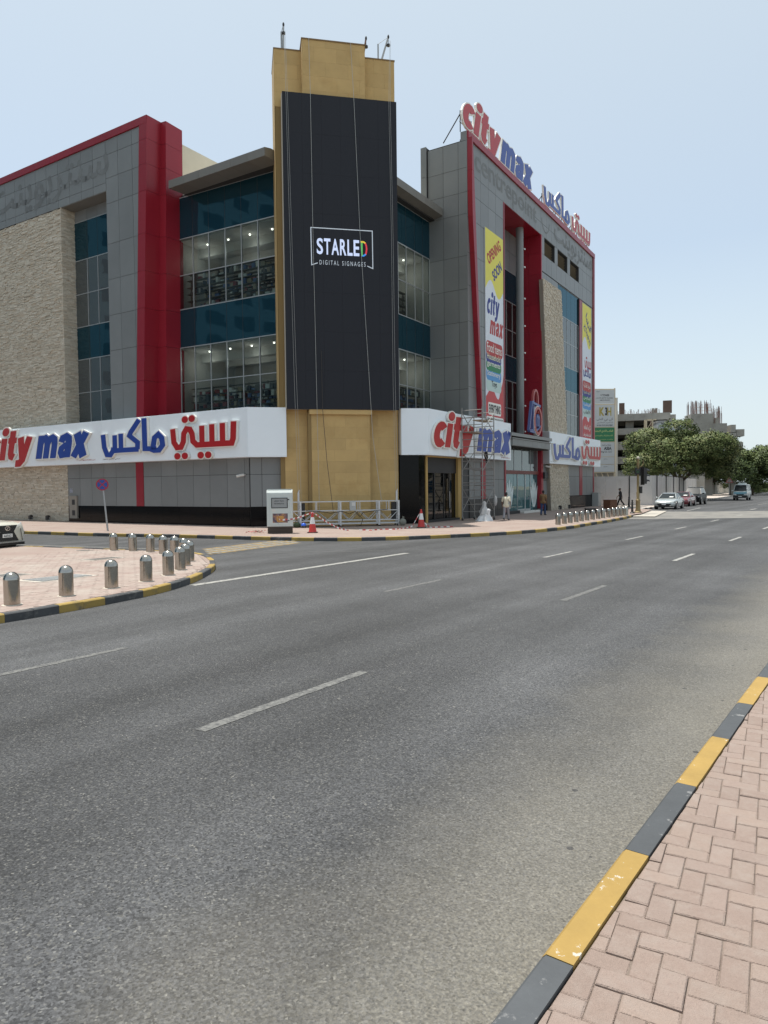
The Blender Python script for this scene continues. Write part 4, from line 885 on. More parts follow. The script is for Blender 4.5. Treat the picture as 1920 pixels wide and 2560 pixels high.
text('lettering', 'D I G I T A L   S I G N A G E S', tL, (3.90, 14.08, 6.38, 14.32), LITB, led, bold=.0)
# wires, davits and the suspended cradle
WIRE = mat('steel_wire', (.42, .42, .40), .5, metal=.4)
WIREK = mat('dark_wire', (.05, .045, .04), .7)
def rope(label, pts, m=WIRE, r=.011):
    t = thing('suspension_rope', label, 'rope', tuple(pts[-1]), group='wires hanging down the tower front'); part('strand', MB().pipe(pts, r, 5), m, t)
rope('steel wire hanging left of the lit logo from the tower top to the ledge', [FC.P(3.50, .20, 25.9), FC.P(3.53, .40, 22.9), FC.P(3.56, .42, 15.97), FC.P(3.65, .42, 6.5), FC.P(3.7, .45, 1.0)])
rope('steel wire slanting across the coloured last letter of the logo', [FC.P(5.73, .20, 25.9), FC.P(5.84, .40, 22.9), FC.P(6.08, .46, 15.8), FC.P(6.5, .5, 7.77), FC.P(6.64, .55, 4.9), FC.P(7.02, 1.0, 1.25)])
rope('outer of the two thin wires along the left edge of the black screen', [FC.P(2.25, -.2, 26.4), FC.P(2.25, .40, 22.9), FC.P(2.34, .45, 15.59), FC.P(2.46, .5, 7.7), FC.P(2.55, .9, 1.9)], r=.007)
rope('inner of the two thin wires along the left edge of the black screen', [FC.P(2.30, -.2, 26.4), FC.P(2.33, .40, 22.9), FC.P(2.44, .45, 15.59), FC.P(2.58, .5, 7.7), FC.P(2.70, .9, 1.5)], r=.007)
rope('outer of the two thin wires along the right edge of the black screen', [FC.P(8.0, -.2, 26.5), FC.P(7.82, .40, 22.8), FC.P(7.89, .45, 15.9), FC.P(7.92, .5, 7.8), FC.P(7.9, .9, 1.8)], r=.007)
rope('inner of the two thin wires along the right edge of the black screen', [FC.P(7.95, -.2, 26.5), FC.P(7.74, .40, 22.8), FC.P(7.80, .45, 15.9), FC.P(7.80, .5, 7.8), FC.P(7.8, .9, 1.6)], r=.007)
rope('dark cable hanging in front of the tan pillar down to the cradle', [FC.P(3.92, .42, 9.5), FC.P(3.94, .45, 6.45), FC.P(4.1, .8, 3.6), FC.P(4.35, 1.25, .9)], WIREK, .014)
RUST = mat('rusty_steel', (.20, .12, .10), .7, var=.15, vscale=6)
def davit(label, base, head, post=None):
    t = thing('davit', label, 'hoist arm', tuple(base)); b, h = Vector(base), Vector(head)
    part('beam', MB().tube(b, h, .06, .05, 6), RUST if post is None else ZINC, t); part('pulley', MB().ball(h, (.06, .09, .12), 8).tube(h, h - Vector((0, 0, .4)), .015), DARK, t)
    part('counterweight', MB().tube(h - Vector((0, 0, .5)), h - Vector((0, 0, .4)), .10, .10, 8), DARK, t)
    if post: part('post', MB().tube(post[0], post[1], .05, .05, 6).tube(post[1], head, .012), ZINC, t)
davit('upright steel hoist arm on the left shoulder of the tan tower', FC.P(2.22, -.9, 25.5), FC.P(2.25, -.75, 27.05), (FC.P(2.14, -.9, 25.5), FC.P(2.14, -.9, 26.75)))
davit('leaning reddish hoist arm at the right end of the raised tower middle', FC.P(6.5, -.9, 25.3), FC.P(6.75, -.8, 26.85))
davit('leaning hoist arm with a separate post on the right shoulder of the tan tower', FC.P(7.53, -.9, 25.5), FC.P(7.98, -.7, 27.0), (FC.P(7.45, -.95, 25.5), FC.P(7.45, -.95, 26.7)))
gon = thing('suspended_platform', 'aluminium window cleaning cradle parked on the pavement before the tan tower', 'work platform', tuple(FC.P(5.2, 1, .13)))
def bar(F, u0, o0, z0, u1, o1, z1, r=.025, n=4): return MB().tube(F.P(u0, o0, z0), F.P(u1, o1, z1), r, r, n)
ups = [2.22, 2.62, 4.72, 6.80, 7.86]
for o in (.62, 1.30):
    for z in (1.46, .98, .46, .28): part('rail', MB().box(FC, 2.05, 7.9, o - .022, o + .022, z - .022, z + .022), ALU, gon)
    for u in ups[1:]: part('upright', MB().box(FC, u - .05, u + .05, o - .035, o + .035, .20, 1.50), ALU, gon)
    for a, b in ((2.22, 4.72), (4.72, 6.80), (6.80, 7.86)):
        k = 4 if b - a > 1.5 else 2
        for i in range(k):
            x0, x1 = a + (b - a) * i / k, a + (b - a) * (i + 1) / k
            part('diagonal', MB().tube(FC.P(x0, o, .98 if i % 2 == 0 else .46), FC.P(x1, o, .46 if i % 2 == 0 else .98), .02, .02, 4), ALU, gon)
        part('short_post', MB().box(FC, (a + b) / 2 - .02, (a + b) / 2 + .02, o - .02, o + .02, .98, 1.46), ALU, gon)
part('deck', MB().box(FC, 2.1, 7.86, .64, 1.28, .29, .33), ALU, gon)
for u, lab in ((2.75, 'hoist_motor'), (7.66, 'hoist_motor')):
    part(lab, MB().box(FC, u - .12, u + .12, .80, 1.15, .75, 1.40).tube(FC.P(u, .95, .45), FC.P(u, .95, .75), .13, .13, 10), DARK, gon)
for u in (2.55, 7.83): part('hoist_mast', MB().box(FC, u - .05, u + .05, .92, 1.02, .3, 1.95).tube(FC.P(u, .97, 1.95), FC.P(u + .06, 1.0, 2.1), .05, .02, 6), ALU, gon)
part('control_box', MB().box(FC, 5.2, 5.52, 1.33, 1.50, .98, 1.46), mat('box_light', (.42, .43, .42), .5), gon); part('box_label', MB().box(FC, 5.3, 5.48, 1.50, 1.506, 1.22, 1.42), PLAST, gon)
cb = [(2.9, 1.0), (3.6, .97), (4.2, .86), (4.8, .95), (5.2, .8), (5.5, .93), (5.75, .62), (5.9, .85), (6.5, .95), (7.3, 1.02)]
part('power_cable', MB().pipe([FC.P(a, 1.34, b) for a, b in cb], .016, 6).pipe([FC.P(5.6, 1.33, .9), FC.P(5.9, 1.35, .5), FC.P(5.8, 1.36, .2), FC.P(5.5, 1.4, .15)], .014, 6), RUBBER, gon)
for u in (2.6, 4.72, 6.8, 7.8):
    for o in (.66, 1.26): part('caster', MB().tube(FC.P(u - .03, o, .19), FC.P(u + .03, o, .19), .06, .06, 10), RUBBER, gon)
t = thing('helmet', 'bright blue helmet lying by the foot of the cradle', 'helmet', tuple(FC.P(2.75, 1.62, .13))); part('shell', MB().lathe(FC.P(2.75, 1.62, .24), [(.13, 0), (.125, .06), (.09, .12), (.02, .15)], 14), mat('blue_plastic', (.03, .12, .62), .35), t, smooth=50); part('strap', MB().pipe([FC.P(2.68, 1.66, .24), FC.P(2.72, 1.75, .15), FC.P(2.85, 1.72, .14), FC.P(2.83, 1.64, .24)], .012), DARK, t)
t = thing('tool_bag', 'small dark green bag slumped under the left end of the cradle', 'bag', tuple(FC.P(2.42, 1.4, .13))); part('pouch', MB().ball(FC.P(2.42, 1.4, .27), (.2, .14, .15), 12), mat('green_canvas', (.04, .06, .03), .9, bump=.6, bscale=25), t, smooth=60); part('handle', MB().pipe([FC.P(2.32, 1.4, .38), FC.P(2.37, 1.4, .5), FC.P(2.47, 1.4, .5), FC.P(2.52, 1.4, .38)], .014), DARK, t)
t = thing('rubble_sack', 'grey tied sack by the right foot of the cradle', 'sack', tuple(FC.P(8.05, 1.45, .13))); part('bag_body', MB().ball(FC.P(8.05, 1.45, .32), (.19, .16, .2), 12), mat('grey_sack', (.20, .20, .17), .8, bump=.8, bscale=18), t, smooth=60); part('tie', MB().tube(FC.P(8.05, 1.45, .5), FC.P(8.1, 1.45, .62), .03, .07), mat('grey_sack', (1, 1, 1)), t)

# ------------------------------------------------------------------ signs
TINY = mat('tiny_print', (.35, .06, .06), .6)
s1 = thing('shop_sign', 'long white fascia sign with letters in English and Arabic on the left wing', 'sign', tuple(A0 + Vector((0, 0, 3.9))))
inn_ = A0 + Vector((.128, .688, 0))
z0, z1 = 3.88, 6.52
part('sign_box', MB().prism([FL.P(30, 0, z0), A0 + Vector((0, 0, z0)), FC.P(2.03, 0, z0), FC.P(2.03, -.60, z0), inn_ + Vector((0, 0, z0)), FL.P(30, -.63, z0)], (0, 0, z1 - z0)), WHITE, s1)
for k in range(24): part('sign_sheet', MB().box(FL, .02 + 1.22 * k + .003, .02 + 1.22 * (k + 1) - .003, .0, .012 + rnd.uniform(0, .002), z0 + .01, z1 - .01), WHITE, s1)
tS = lambda x, y, d: FL.P(-x, .012 + d, y)
word('city', tS, -25.0, -19.45, 4.36, 1.50, .2, .02, .17, LRED, s1); word('max', tS, -19.05, -13.25, 4.34, 1.52, .2, .02, .17, LBLUE, s1)
arword('maks', tS, -12.05, -6.25, 4.46, 1.09, .02, .17, LBLUE, s1); arword('city', tS, -5.75, -.75, 4.52, 1.05, .02, .17, LRED, s1)
text('small_print', 'CITY MAX STORES L.L.C', tS, (-14.6, 4.08, -12.9, 4.16), TINY, s1, bold=.02); text('small_print', ar('سيتي ماكس ستورز'), tS, (-12.2, 4.05, -10.5, 4.16), DARK, s1, bold=.02)
s2 = thing('shop_sign', 'white corner fascia sign with red and blue English letters behind the scaffold', 'sign', tuple(FR.P(-15, .3, 3.97)))
z0, z1 = 3.97, 6.54; co = FR.P(-21.2, .6, z0)
part('sign_box', MB().prism([FC.P(8.33, .05, z0), co, FR.P(-9.12, .6, z0), FR.P(-9.12, -.02, z0), FR.P(-20.7, -.0, z0), FC.P(8.33, -.45, z0)], (0, 0, z1 - z0)), WHITE, s2)
part('sign_return', MB().prism([FC.P(8.27, .0, z0 + .02), FC.P(8.325, .04, z0 + .02), FC.P(8.325, -.44, z0 + .02), FC.P(8.27, -.44, z0 + .02)], (0, 0, z1 - z0 - .04)), mat('sign_edge', (.45, .42, .37), .6), s2)
for k in range(10): part('sign_sheet', MB().box(FR, -21.18 + 1.206 * k + .003, -21.18 + 1.206 * (k + 1) - .003, .6, .612 + rnd.uniform(0, .002), z0 + .01, z1 - .01), WHITE, s2)
tR = lambda x, y, d: FR.P(x, .612 + d, y)
word('city', tR, -20.95, -15.55, 4.46, 1.40, .2, .02, .17, LRED, s2); word('max', tR, -15.1, -9.4, 4.40, 1.46, .2, .02, .17, LBLUE, s2)
text('small_print', 'CITY MAX STORES L.L.C', tR, (-10.9, 4.08, -9.35, 4.16), TINY, s2, bold=.02)
s3 = thing('shop_sign', 'white fascia sign with blue and red Arabic letters right of the entrance', 'sign', tuple(FR.P(6, .3, 3.95)))
part('sign_box', MB().box(FR, -.92, 13.86, .0, .6, 3.95, 6.51), WHITE, s3); part('sign_return', MB().box(FR, -.95, -.92, -.02, .55, 3.97, 6.49), mat('sign_edge_grey', (.38, .38, .38), .6), s3)
for k in range(12): part('sign_sheet', MB().box(FR, -.9 + 1.229 * k + .003, -.9 + 1.229 * (k + 1) - .003, .6, .612 + rnd.uniform(0, .002), 3.96, 6.50), WHITE, s3)
arword('maks', tR, -.5, 6.7, 4.48, 1.02, .02, .17, LBLUE, s3); arword('city', tR, 7.1, 13.3, 4.62, .98, .02, .17, LRED, s3)
text('small_print', ar('سيتي ماكس ستورز'), tR, (-.8, 4.05, .4, 4.14), DARK, s3, bold=.02)
s4 = thing('rooftop_sign', 'free standing red and blue letter sign along the right wing roof edge', 'sign', tuple(FR.P(0, -.2, 24.5)))
tT = lambda x, y, d: FR.P(x, -.25 + d, y)
word('city', tT, -15.1, -9.0, 24.92, 1.52, .18, 0, .15, LRED, s4); word('max', tT, -8.95, -2.65, 24.85, 1.62, .18, 0, .15, LBLUE, s4)
arword('maks', tT, -.12, 6.6, 25.15, 1.05, 0, .15, LBLUE, s4); arword('city', tT, 7.25, 12.85, 25.12, .98, 0, .15, LRED, s4)
for u in [-15.0, -13.4, -11.6, -9.9, -8.3, -6.8, -5.2, -3.4, -.1, 1.6, 3.2, 4.8, 6.2, 7.6, 9.2, 10.8, 12.4]:
    part('support_strut', MB().tube(FR.P(u, -.3, 24.4), FR.P(u, -.3, 25.7), .035, .035, 6), DARK, s4); part('support_strut', MB().tube(FR.P(u, -1.5, 24.0), FR.P(u, -.3, 25.5), .035, .035, 6), DARK, s4)
for a, b in ((-15.1, -2.8), (-.2, 12.9)): part('support_rail', MB().tube(FR.P(a, -.3, 25.0), FR.P(b, -.3, 25.0), .03, .03, 6), ZINC, s4)
# two tall banners
PY = mat('banner_yellow', (.72, .66, .10), .55, var=.03); PR = mat('banner_red', (.50, .07, .075), .55, var=.03); PW = mat('banner_white', (.66, .71, .78), .55, var=.03)
PTR = mat('print_red', (.42, .05, .05), .6); PTB = mat('print_blue', (.035, .05, .24), .6); PLW = mat('print_white', (.75, .76, .72), .6); PG = mat('print_green', (.04, .22, .10), .6); PS = mat('print_sky', (.10, .30, .60), .6); PP = mat('print_pale', (.48, .62, .60), .6); PK = mat('print_black', (.03, .03, .035), .6); PLY = mat('print_cream', (.75, .72, .45), .6)
def rrect(x0, x1, y0, y1, r, n=5):
    p = []
    for cx, cy, a in ((x1 - r, y1 - r, 0), (x0 + r, y1 - r, 90), (x0 + r, y0 + r, 180), (x1 - r, y0 + r, 270)): p += arc(cx, cy, r, r, a, a + 90, n)
    return p
def banner(name, label, u0, u1, z0, z1, k, english):
    t = thing(name, label, 'banner', tuple(FR.P((u0 + u1) / 2, .06, z0))); w = u1 - u0; X = lambda f: u0 + w * f
    part('cloth', MB().box(FR, u0, u1, .01, .06, z0, z1), PW, t)
    to = lambda o: (lambda x, y, d: FR.P(x, o + d, y))
    top = [(u0, z1), (u1, z1)] + [(X(1 - i / 16), 15.55 + (.50 * math.sin(2.2 * math.pi * i / 16 + 2.9) if True else 0)) for i in range(17)]
    part('yellow_print', MB().prism([FR.P(x, .0605, y) for x, y in top], FR.n * .003), PY, t)
    bot = [(u0, z0), (u1, z0)] + [(u1, 10.0)] + [(X(1 - i / 16), 8.5 + 1.2 * max(0, 1 - i / 5) ** 1.5 + .35 * math.sin(math.pi * (i - 5) / 6 - math.pi / 2) * (1 if i >= 4 else 0)) for i in range(1, 17)]
    part('red_print', MB().prism([FR.P(x, .0605, y) for x, y in bot], FR.n * .003), PR, t)
    if english:
        text('lettering', 'OPENING', to(.066), (-11.98, 17.68, -9.35, 18.42), PTR, t, bold=.035, rot=36); text('lettering', 'SOON', to(.066), (-11.05, 16.55, -9.25, 17.25), PTB, t, bold=.035, rot=38)
        word_ = (('city', .06, .78, 13.75, 1.05, PTB), ('max', .22, 1.0, 12.45, .95, PTR))
        for s_, a, b, y, xh, m in word_:
            tot = sum(LAT[c][1] for c in s_) + .05 * (len(s_) - 1); sx = (X(b) - X(a)) / (tot + .2); x = 0
            for c in s_:
                mb = MB()
                for i, st in enumerate(LAT[c][0]):
                    f = lambda p, q, xo=x: FR.P(X(a) + sx * (xo + p + .2 * q), 0, y + xh * q)
                    if st[0] == 'dot': mb.prism([f(st[1][0] + st[2] * math.cos(2 * math.pi * j / 16), st[1][1] + st[2] * math.sin(2 * math.pi * j / 16)) + FR.n * .064 for j in range(16)], FR.n * .003)
                    else: mb.ribbon(lambda p, q, d, f=f: f(p, q) + FR.n * d, st[0], st[1], .064, .067 + .0008 * i)
                part('letter', mb, m, t); x += LAT[c][1] + .05
        pills = (('Food items', PTR, PLW, 11.0, 11.95, .94), ('Household', PTB, PLY, 10.5, 11.25, .86), ('garments', PG, PLW, 9.95, 10.7, .86), ('Stationery', PS, PLW, 9.32, 10.1, .86), ('Toys', PP, PK, 8.6, 9.45, .86))
        for i, (s_, bg, fg, a, b, wf) in enumerate(pills):
            part('print_pill', MB().prism([FR.P(x, .064, y) for x, y in rrect(X(.02), X(wf), a, b, .3)], FR.n * (.009 - .0012 * i)), bg, t)
            text('lettering', s_, to(.0745), (X(.06 if s_ != 'Toys' else .3), a + .22, X(wf - .06 if s_ != 'Toys' else .6), b - .12), fg, t, bold=.01)
        part('print_plate', MB().prism([FR.P(x, .064, y) for x, y in rrect(X(.12), X(.84), 7.02, 7.85, .12)], FR.n * .004), PLW, t); text('lettering', 'EVERYTHING', to(.071), (X(.16), 7.15, X(.80), 7.72), PK, t, bold=.03)
        part('print_plate', MB().prism([FR.P(x, .064, y) for x, y in rrect(X(.02), X(.98), z0 + .02, 6.9, .1)], FR.n * .004), PLW, t); text('lettering', 'UNDER ONE ROOF', to(.071), (X(.05), z0 + .1, X(.95), 6.8), PK, t, bold=.03)
    else:
        text('lettering', ar('قريباا'.replace('اا', 'ا')), to(.066), (X(.3), 17.0, X(1.0), 17.9), PTB, t, bold=.03, rot=-42); text('lettering', ar('الافتتاح'), to(.066), (X(.1), 15.9, X(.95), 16.7), PTB, t, bold=.03, rot=-42)
        for key, a, b, y, yh, m in (('city', .25, .98, 13.2, .62, PTR), ('maks', .08, .95, 11.4 + 1.0, .5, PTB)):
            mb = MB()
            for i, st in enumerate(ARB[key]):
                f = lambda p, q: FR.P(X(a) + (X(b) - X(a)) * p / 3.62, 0, y + yh * q)
                if st[0] == 'dot': mb.prism([f(st[1][0] + st[2] * math.cos(2 * math.pi * j / 12), st[1][1] + st[2] * math.sin(2 * math.pi * j / 12)) + FR.n * .064 for j in range(12)], FR.n * .003)
                else: mb.ribbon(lambda p, q, d, f=f: f(p, q) + FR.n * d, st[0], st[1], .064, .067 + .0006 * i)
            part('letter', mb, m, t)
        for i, (s_, bg, fg, a, b) in enumerate((('المواد الغذائية', PTR, PLW, 11.0, 11.95), ('الأدوات المنزلية', PTB, PLY, 10.5, 11.25), ('الملابس', PG, PLW, 9.95, 10.7), ('القرطاسية', PS, PLW, 9.32, 10.1), ('الألعاب', PP, PK, 8.6, 9.45))):
            part('print_pill', MB().prism([FR.P(x, .064, y) for x, y in rrect(X(.02), X(.96), a, b, .3)], FR.n * (.009 - .0012 * i)), bg, t); text('lettering', ar(s_), to(.0745), (X(.1), a + .22, X(.88), b - .12), fg, t, bold=.01)
        text('lettering', ar('كل ما تحتاجه'), to(.066), (X(.15), 7.3, X(.9), 7.9), PLW, t, bold=.03); text('lettering', ar('تحت سقف واحد'), to(.066), (X(.1), 6.7, X(.95), 7.15), PLW, t, bold=.03)
banner('advertising_banner', 'tall yellow, white and red banner in English left of the red niche', -12.1, -9.08, 6.6, 19.33, 0, True)
banner('advertising_banner', 'tall yellow, white and red banner in Arabic at the far right of the mall', 9.78, 12.64, 6.5, 19.05, 1, False)
# shopping bag emblem standing on the canopy
bag = thing('bag_emblem', 'outlined shopping bag emblem in red and blue standing on the entrance canopy', 'sign', tuple(FR.P(-4.3, .6, 5.9)))
tB = lambda x, y, d: FR.P(x, .5 + d, y)
EB = mat('emblem_blue', (.10, .14, .32), .4); ER = mat('emblem_red', (.38, .09, .085), .4)
part('bag_side', MB().ribbon(tB, [(-5.65, 6.3), (-5.05, 8.45), (-4.75, 8.5), (-4.85, 6.35), (-5.65, 6.3)], .12, 0, .2), EB, bag); part('bag_face', MB().ribbon(tB, [(-5.4, 6.5), (-4.95, 8.2)], .2, .02, .12), ER, bag)
part('bag_top', MB().ribbon(tB, [(-4.95, 8.4), (-3.3, 8.25)], .18, 0, .21), EB, bag); part('bag_base', MB().ribbon(tB, [(-5.6, 6.25), (-4.6, 6.2), (-3.1, 6.75)], .14, 0, .2), EB, bag)
part('bag_handle', MB().ribbon(tB, [(-4.75, 7.9), (-4.72, 8.6)] + arc(-4.2, 8.65, .5, .75, 175, 0, 12) + [(-3.7, 7.7)], .16, 0, .17), ER, bag)
part('ring', MB().ribbon(tB, arc(-3.95, 7.1, .75, .98, 0, 345, 26), .2, .05, .26, True), ER, bag); part('ring_rim', MB().ribbon(tB, arc(-3.95, 7.1, .87, 1.1, 0, 345, 26), .07, .02, .22, True), LRIM, bag)
part('letter', MB().ribbon(tB, [(-4.25, 6.65), (-4.2, 7.35), (-4.05, 7.5), (-3.92, 7.3), (-3.92, 6.7)], .14, .08, .24).ribbon(tB, [(-3.92, 7.2), (-3.8, 7.5), (-3.65, 7.3), (-3.65, 6.6), (-3.45, 6.75)], .14, .081, .241), EB, bag)
for u in (-5.5, -4.5, -3.6): part('stand_leg', MB().tube(FR.P(u, .5, 5.9), FR.P(u, .55, 6.35), .03), DARK, bag)

# ------------------------------------------------------------------ scaffold tower
FSc = Fr((4.72, 42.3, .13), 32.2, 1)     # u along the wall, o outwards
SCAF = mat('scaffold_tube', (.27, .265, .255), .55, metal=.35, var=.15, vscale=5)
sc = thing('scaffold_tower', 'mobile steel scaffold tower on wheels in front of the corner sign', 'scaffold', (5.7, 42.3, .13))
LU, LO = 1.7, 1.32
posts = [(0, 0), (LU, 0), (0, LO), (LU, LO)]
for u, o in posts:
    part('post', MB().tube(FSc.P(u, o, .2), FSc.P(u, o, 6.75), .032), SCAF, sc)
    w = part('wheel', MB().tube(FSc.P(u, o - .03, .09), FSc.P(u, o + .03, .09), .09, .09, 14), RUBBER, sc); part('fork', MB().box(FSc, u - .04, u + .04, o - .045, o + .045, .09, .24), SCAF, sc)
for u in (0, LU):
    z = .55
    while z < 6.5:
        part('rung', MB().tube(FSc.P(u, 0, z), FSc.P(u, LO, z), .024, .024, 6), SCAF, sc); z += .43
for a, b in ((.6, 2.0), (3.0, 4.2), (5.3, 6.5)):
    for o in (0, LO):
        part('brace', MB().tube(FSc.P(0, o + .02, a), FSc.P(LU, o + .02, b), .024, .024, 6), SCAF, sc); part('brace', MB().tube(FSc.P(LU, o - .02, a), FSc.P(0, o - .02, b), .024, .024, 6), SCAF, sc)
for z in (6.55, 6.1, 3.05, 2.1): part('guard_rail', MB().tube(FSc.P(LU, 0, z), FSc.P(LU, LO, z), .024, .024, 6).tube(FSc.P(0, 0, z + .03), FSc.P(0, LO, z + .03), .024, .024, 6), SCAF, sc)
PLY = mat('plywood_deck', (.33, .29, .22), .8, var=.15, vscale=4)
part('deck', MB().box(FSc, .05, LU - .05, .68, LO - .05, 5.95, 6.0), PLY, sc); part('deck', MB().box(FSc, .05, LU - .05, .05, .64, 5.28, 5.33), PLY, sc)
t = thing('work_glove', 'black cloth hanging on the scaffold in front of the blue letter', 'cloth', tuple(FSc.P(LU, LO * .55, 3.9))); part('rag', MB().prism([FSc.P(LU + .04, LO * .5 + a, b) for a, b in ((0, 4.15), (.2, 4.2), (.24, 3.8), (.14, 3.45), (.05, 3.7), (-.03, 3.95))], FSc.d * .05), DARK, t)
def drape(name, label, c, rr, h, seed, m, cat, grp=None):
    r2 = random.Random(seed); t = thing(name, label, cat, tuple(c), group=grp); mb = MB(); n = 30; k = 12; vs = []; fs = []; c = Vector(c)
    ph = [r2.uniform(0, 6.3) for _ in range(5)]
    for j in range(k):
        f = j / (k - 1); r = rr * (1.12 - .95 * f + .55 * max(0, f - .55)) * (1 if f < .97 else .5)
        for i in range(n):
            a = 2 * math.pi * i / n; d = 1 + .18 * math.sin(5 * a + ph[0] + 2 * f) + .10 * math.sin(9 * a + ph[1] - 3 * f) + r2.uniform(-.05, .05)
            vs.append(c + Vector((r * d * math.cos(a) + .22 * f * f, r * d * math.sin(a) * .7, h * f * (1 + r2.uniform(-.02, .02)))))
    for j in range(k - 1):
        for i in range(n): fs.append((j * n + i, j * n + (i + 1) % n, (j + 1) * n + (i + 1) % n, (j + 1) * n + i))
    fs.append(tuple(range((k - 1) * n, k * n))); mb.add(vs, fs); part('sheet', mb, m, t, smooth=35); return t
SHEET = mat('plastic_sheet', (.66, .67, .68), .35, var=.08, vscale=5, bump=.5, bscale=12)
ps = drape('plastic_sheet', 'white plastic sheet bundled and tied to the near foot of the scaffold', FSc.P(.0, LO + .08, .0), .42, .72, 3, SHEET, 'sheet', None)
mb = MB(); r2 = random.Random(5); n = 18; vs = []
for j in range(9):
    f = j / 8
    for i in range(n):
        a = 2 * math.pi * i / n; r = (.25 - .17 * f + .03 * math.sin(7 * f)) * (1 + .22 * math.sin(4 * a + 5 * f) + r2.uniform(-.12, .12)) * (1 if j < 8 else .4); vs.append(FSc.P(.02 + r * math.cos(a), LO + .05 + r * math.sin(a) + .05 * f, .38 + .80 * f))
mb.add(vs, [(j * n + i, j * n + (i + 1) % n, (j + 1) * n + (i + 1) % n, (j + 1) * n + i) for j in range(8) for i in range(n)] + [tuple(range(8 * n, 9 * n))])
part('sheet_wrap', mb, mat('grey_sheet', (.45, .46, .46), .4, var=.1, vscale=6, bump=.6, bscale=14), ps, smooth=35)
t = thing('plastic_bag', 'small grey plastic bag tied to the right post of the scaffold', 'bag', tuple(FSc.P(LU, LO, 1.0))); part('bag_body', MB().ball(FSc.P(LU + .04, LO + .06, 1.15), (.12, .12, .32), 12), mat('grey_film', (.42, .42, .42), .4, bump=.8, bscale=20), t, smooth=60); part('knot', MB().ball(FSc.P(LU + .02, LO + .02, 1.5), .05, 8), mat('grey_film', (1, 1, 1)), t)

# ------------------------------------------------------------------ pavement furniture before the tower
FCb = Fr((-5.32, 31.95, .13), 85, 1)
cab = thing('distribution_cabinet', 'pale grey electric cabinet with a photo sticker standing by the kerb', 'electric cabinet', (-4.75, 32.0, .13))
CABM = mat('cabinet_paint', (.56, .60, .58), .45, var=.05)
cabb = MB().prism([FCb.P(0, a, b) for a, b in ((-.02, .32), (0, .34), (0, 1.86), (-.06, 1.95), (-.12, 1.98), (-.55, 2.0), (-.55, .32))], FCb.d * 1.16)
part('body', cabb, CABM, cab); part('roof', MB().box(FCb, .02, 1.12, -.56, -.10, 1.98, 2.03), CABM, cab)
pl = MB()
for k in range(3): pl.box(FCb, .02, 1.14, -.5, -.005 - .0 * k, .02 + .105 * k, .105 + .105 * k)
part('plinth', pl.box(FCb, .06, 1.10, -.48, -.04, 0, .32), mat('plinth_brown', (.06, .045, .035), .7), cab)
dr = part('door', MB().box(FCb, .14, 1.02, .0, .018, .42, 1.80), CABM, cab)
def sub(name, mb, m, par): o = part(name, mb, m, par); o.matrix_parent_inverse = Matrix.Identity(4); return o
sub('window', MB().box(FCb, .22, .93, .018, .024, 1.18, 1.62), mat('cabinet_window', (.30, .31, .31), .3), dr); sub('window_frame', MB().ribbon(lambda x, y, d: FCb.P(x, .018 + d, y), [(.22, 1.18), (.93, 1.18), (.93, 1.62), (.22, 1.62)], .03, 0, .02, True), DARK, dr)
for z in (.60, 1.55): sub('lock', MB().tube(FCb.P(.985, .018, z), FCb.P(.985, .035, z), .03, .03, 12), DARK, dr)
tb = lambda x, y, d: FCb.P(x, .026 + d, y)
o_ = text('lettering', ar('مدينة عجمان'), tb, (.34, 1.45, .78, 1.54), PK, cab, bold=.02); text('lettering', 'Pull Carefully Door', tb, (.34, 1.33, .78, 1.40), PK, cab, bold=.02)
part('photo_sticker', MB().box(FCb, .26, .94, .019, .022, .50, .92), mat('sticker_night', (.10, .07, .10), .5, var=.25, vscale=9, dirt=((.45, .22, .10), 6., .45, .6)), cab); part('sticker_centre', MB().prism([FCb.P(x, .0225, y) for x, y in rrect(.44, .76, .53, .82, .06)], FCb.n * .002), mat('sticker_orange', (.50, .26, .07), .5, var=.2, vscale=14), cab)
part('paper_note', MB().box(FCb, 1.05, 1.12, .001, .004, 1.34, 1.42).box(FCb, .24, .40, .0185, .021, 1.0, 1.13), PLAST, cab)
def cone(label, loc, s=1.0):
    t = thing('traffic_cone', label, 'traffic cone', loc, group='red and white traffic cones')
    part('base', MB().box(WORLD, -.2 * s, .2 * s, -.2 * s, .2 * s, .0, .035), RUBBER, t, local=True)
    part('cone_body', MB().lathe((0, 0, 0), [(.165 * s, .035), (.155 * s, .07), (.108 * s, .36 * s)], 22).lathe((0, 0, 0), [(.066 * s, .62 * s), (.042 * s, .76 * s), (.04 * s, .80 * s), (.02 * s, .81 * s)], 22), mat('cone_red', (.50, .035, .03), .5, var=.08, vscale=6), t, smooth=40, local=True)
    part('reflective_band', MB().lathe((0, 0, 0), [(.110 * s, .355 * s), (.067 * s, .625 * s)], 22), mat('cone_white', (.70, .70, .70), .45, var=.06, vscale=8), t, smooth=40, local=True); return t
cone('red and white traffic cone beside the grey electric cabinet', (-3.30, 32.40, .132), 1.15); cone('red and white traffic cone at the foot of the black shop corner', (1.88, 35.6, .132), 1.15)
TAPEW = mat('tape_white', (.66, .64, .62), .6); TAPER = mat('tape_red', (.45, .06, .06), .6)
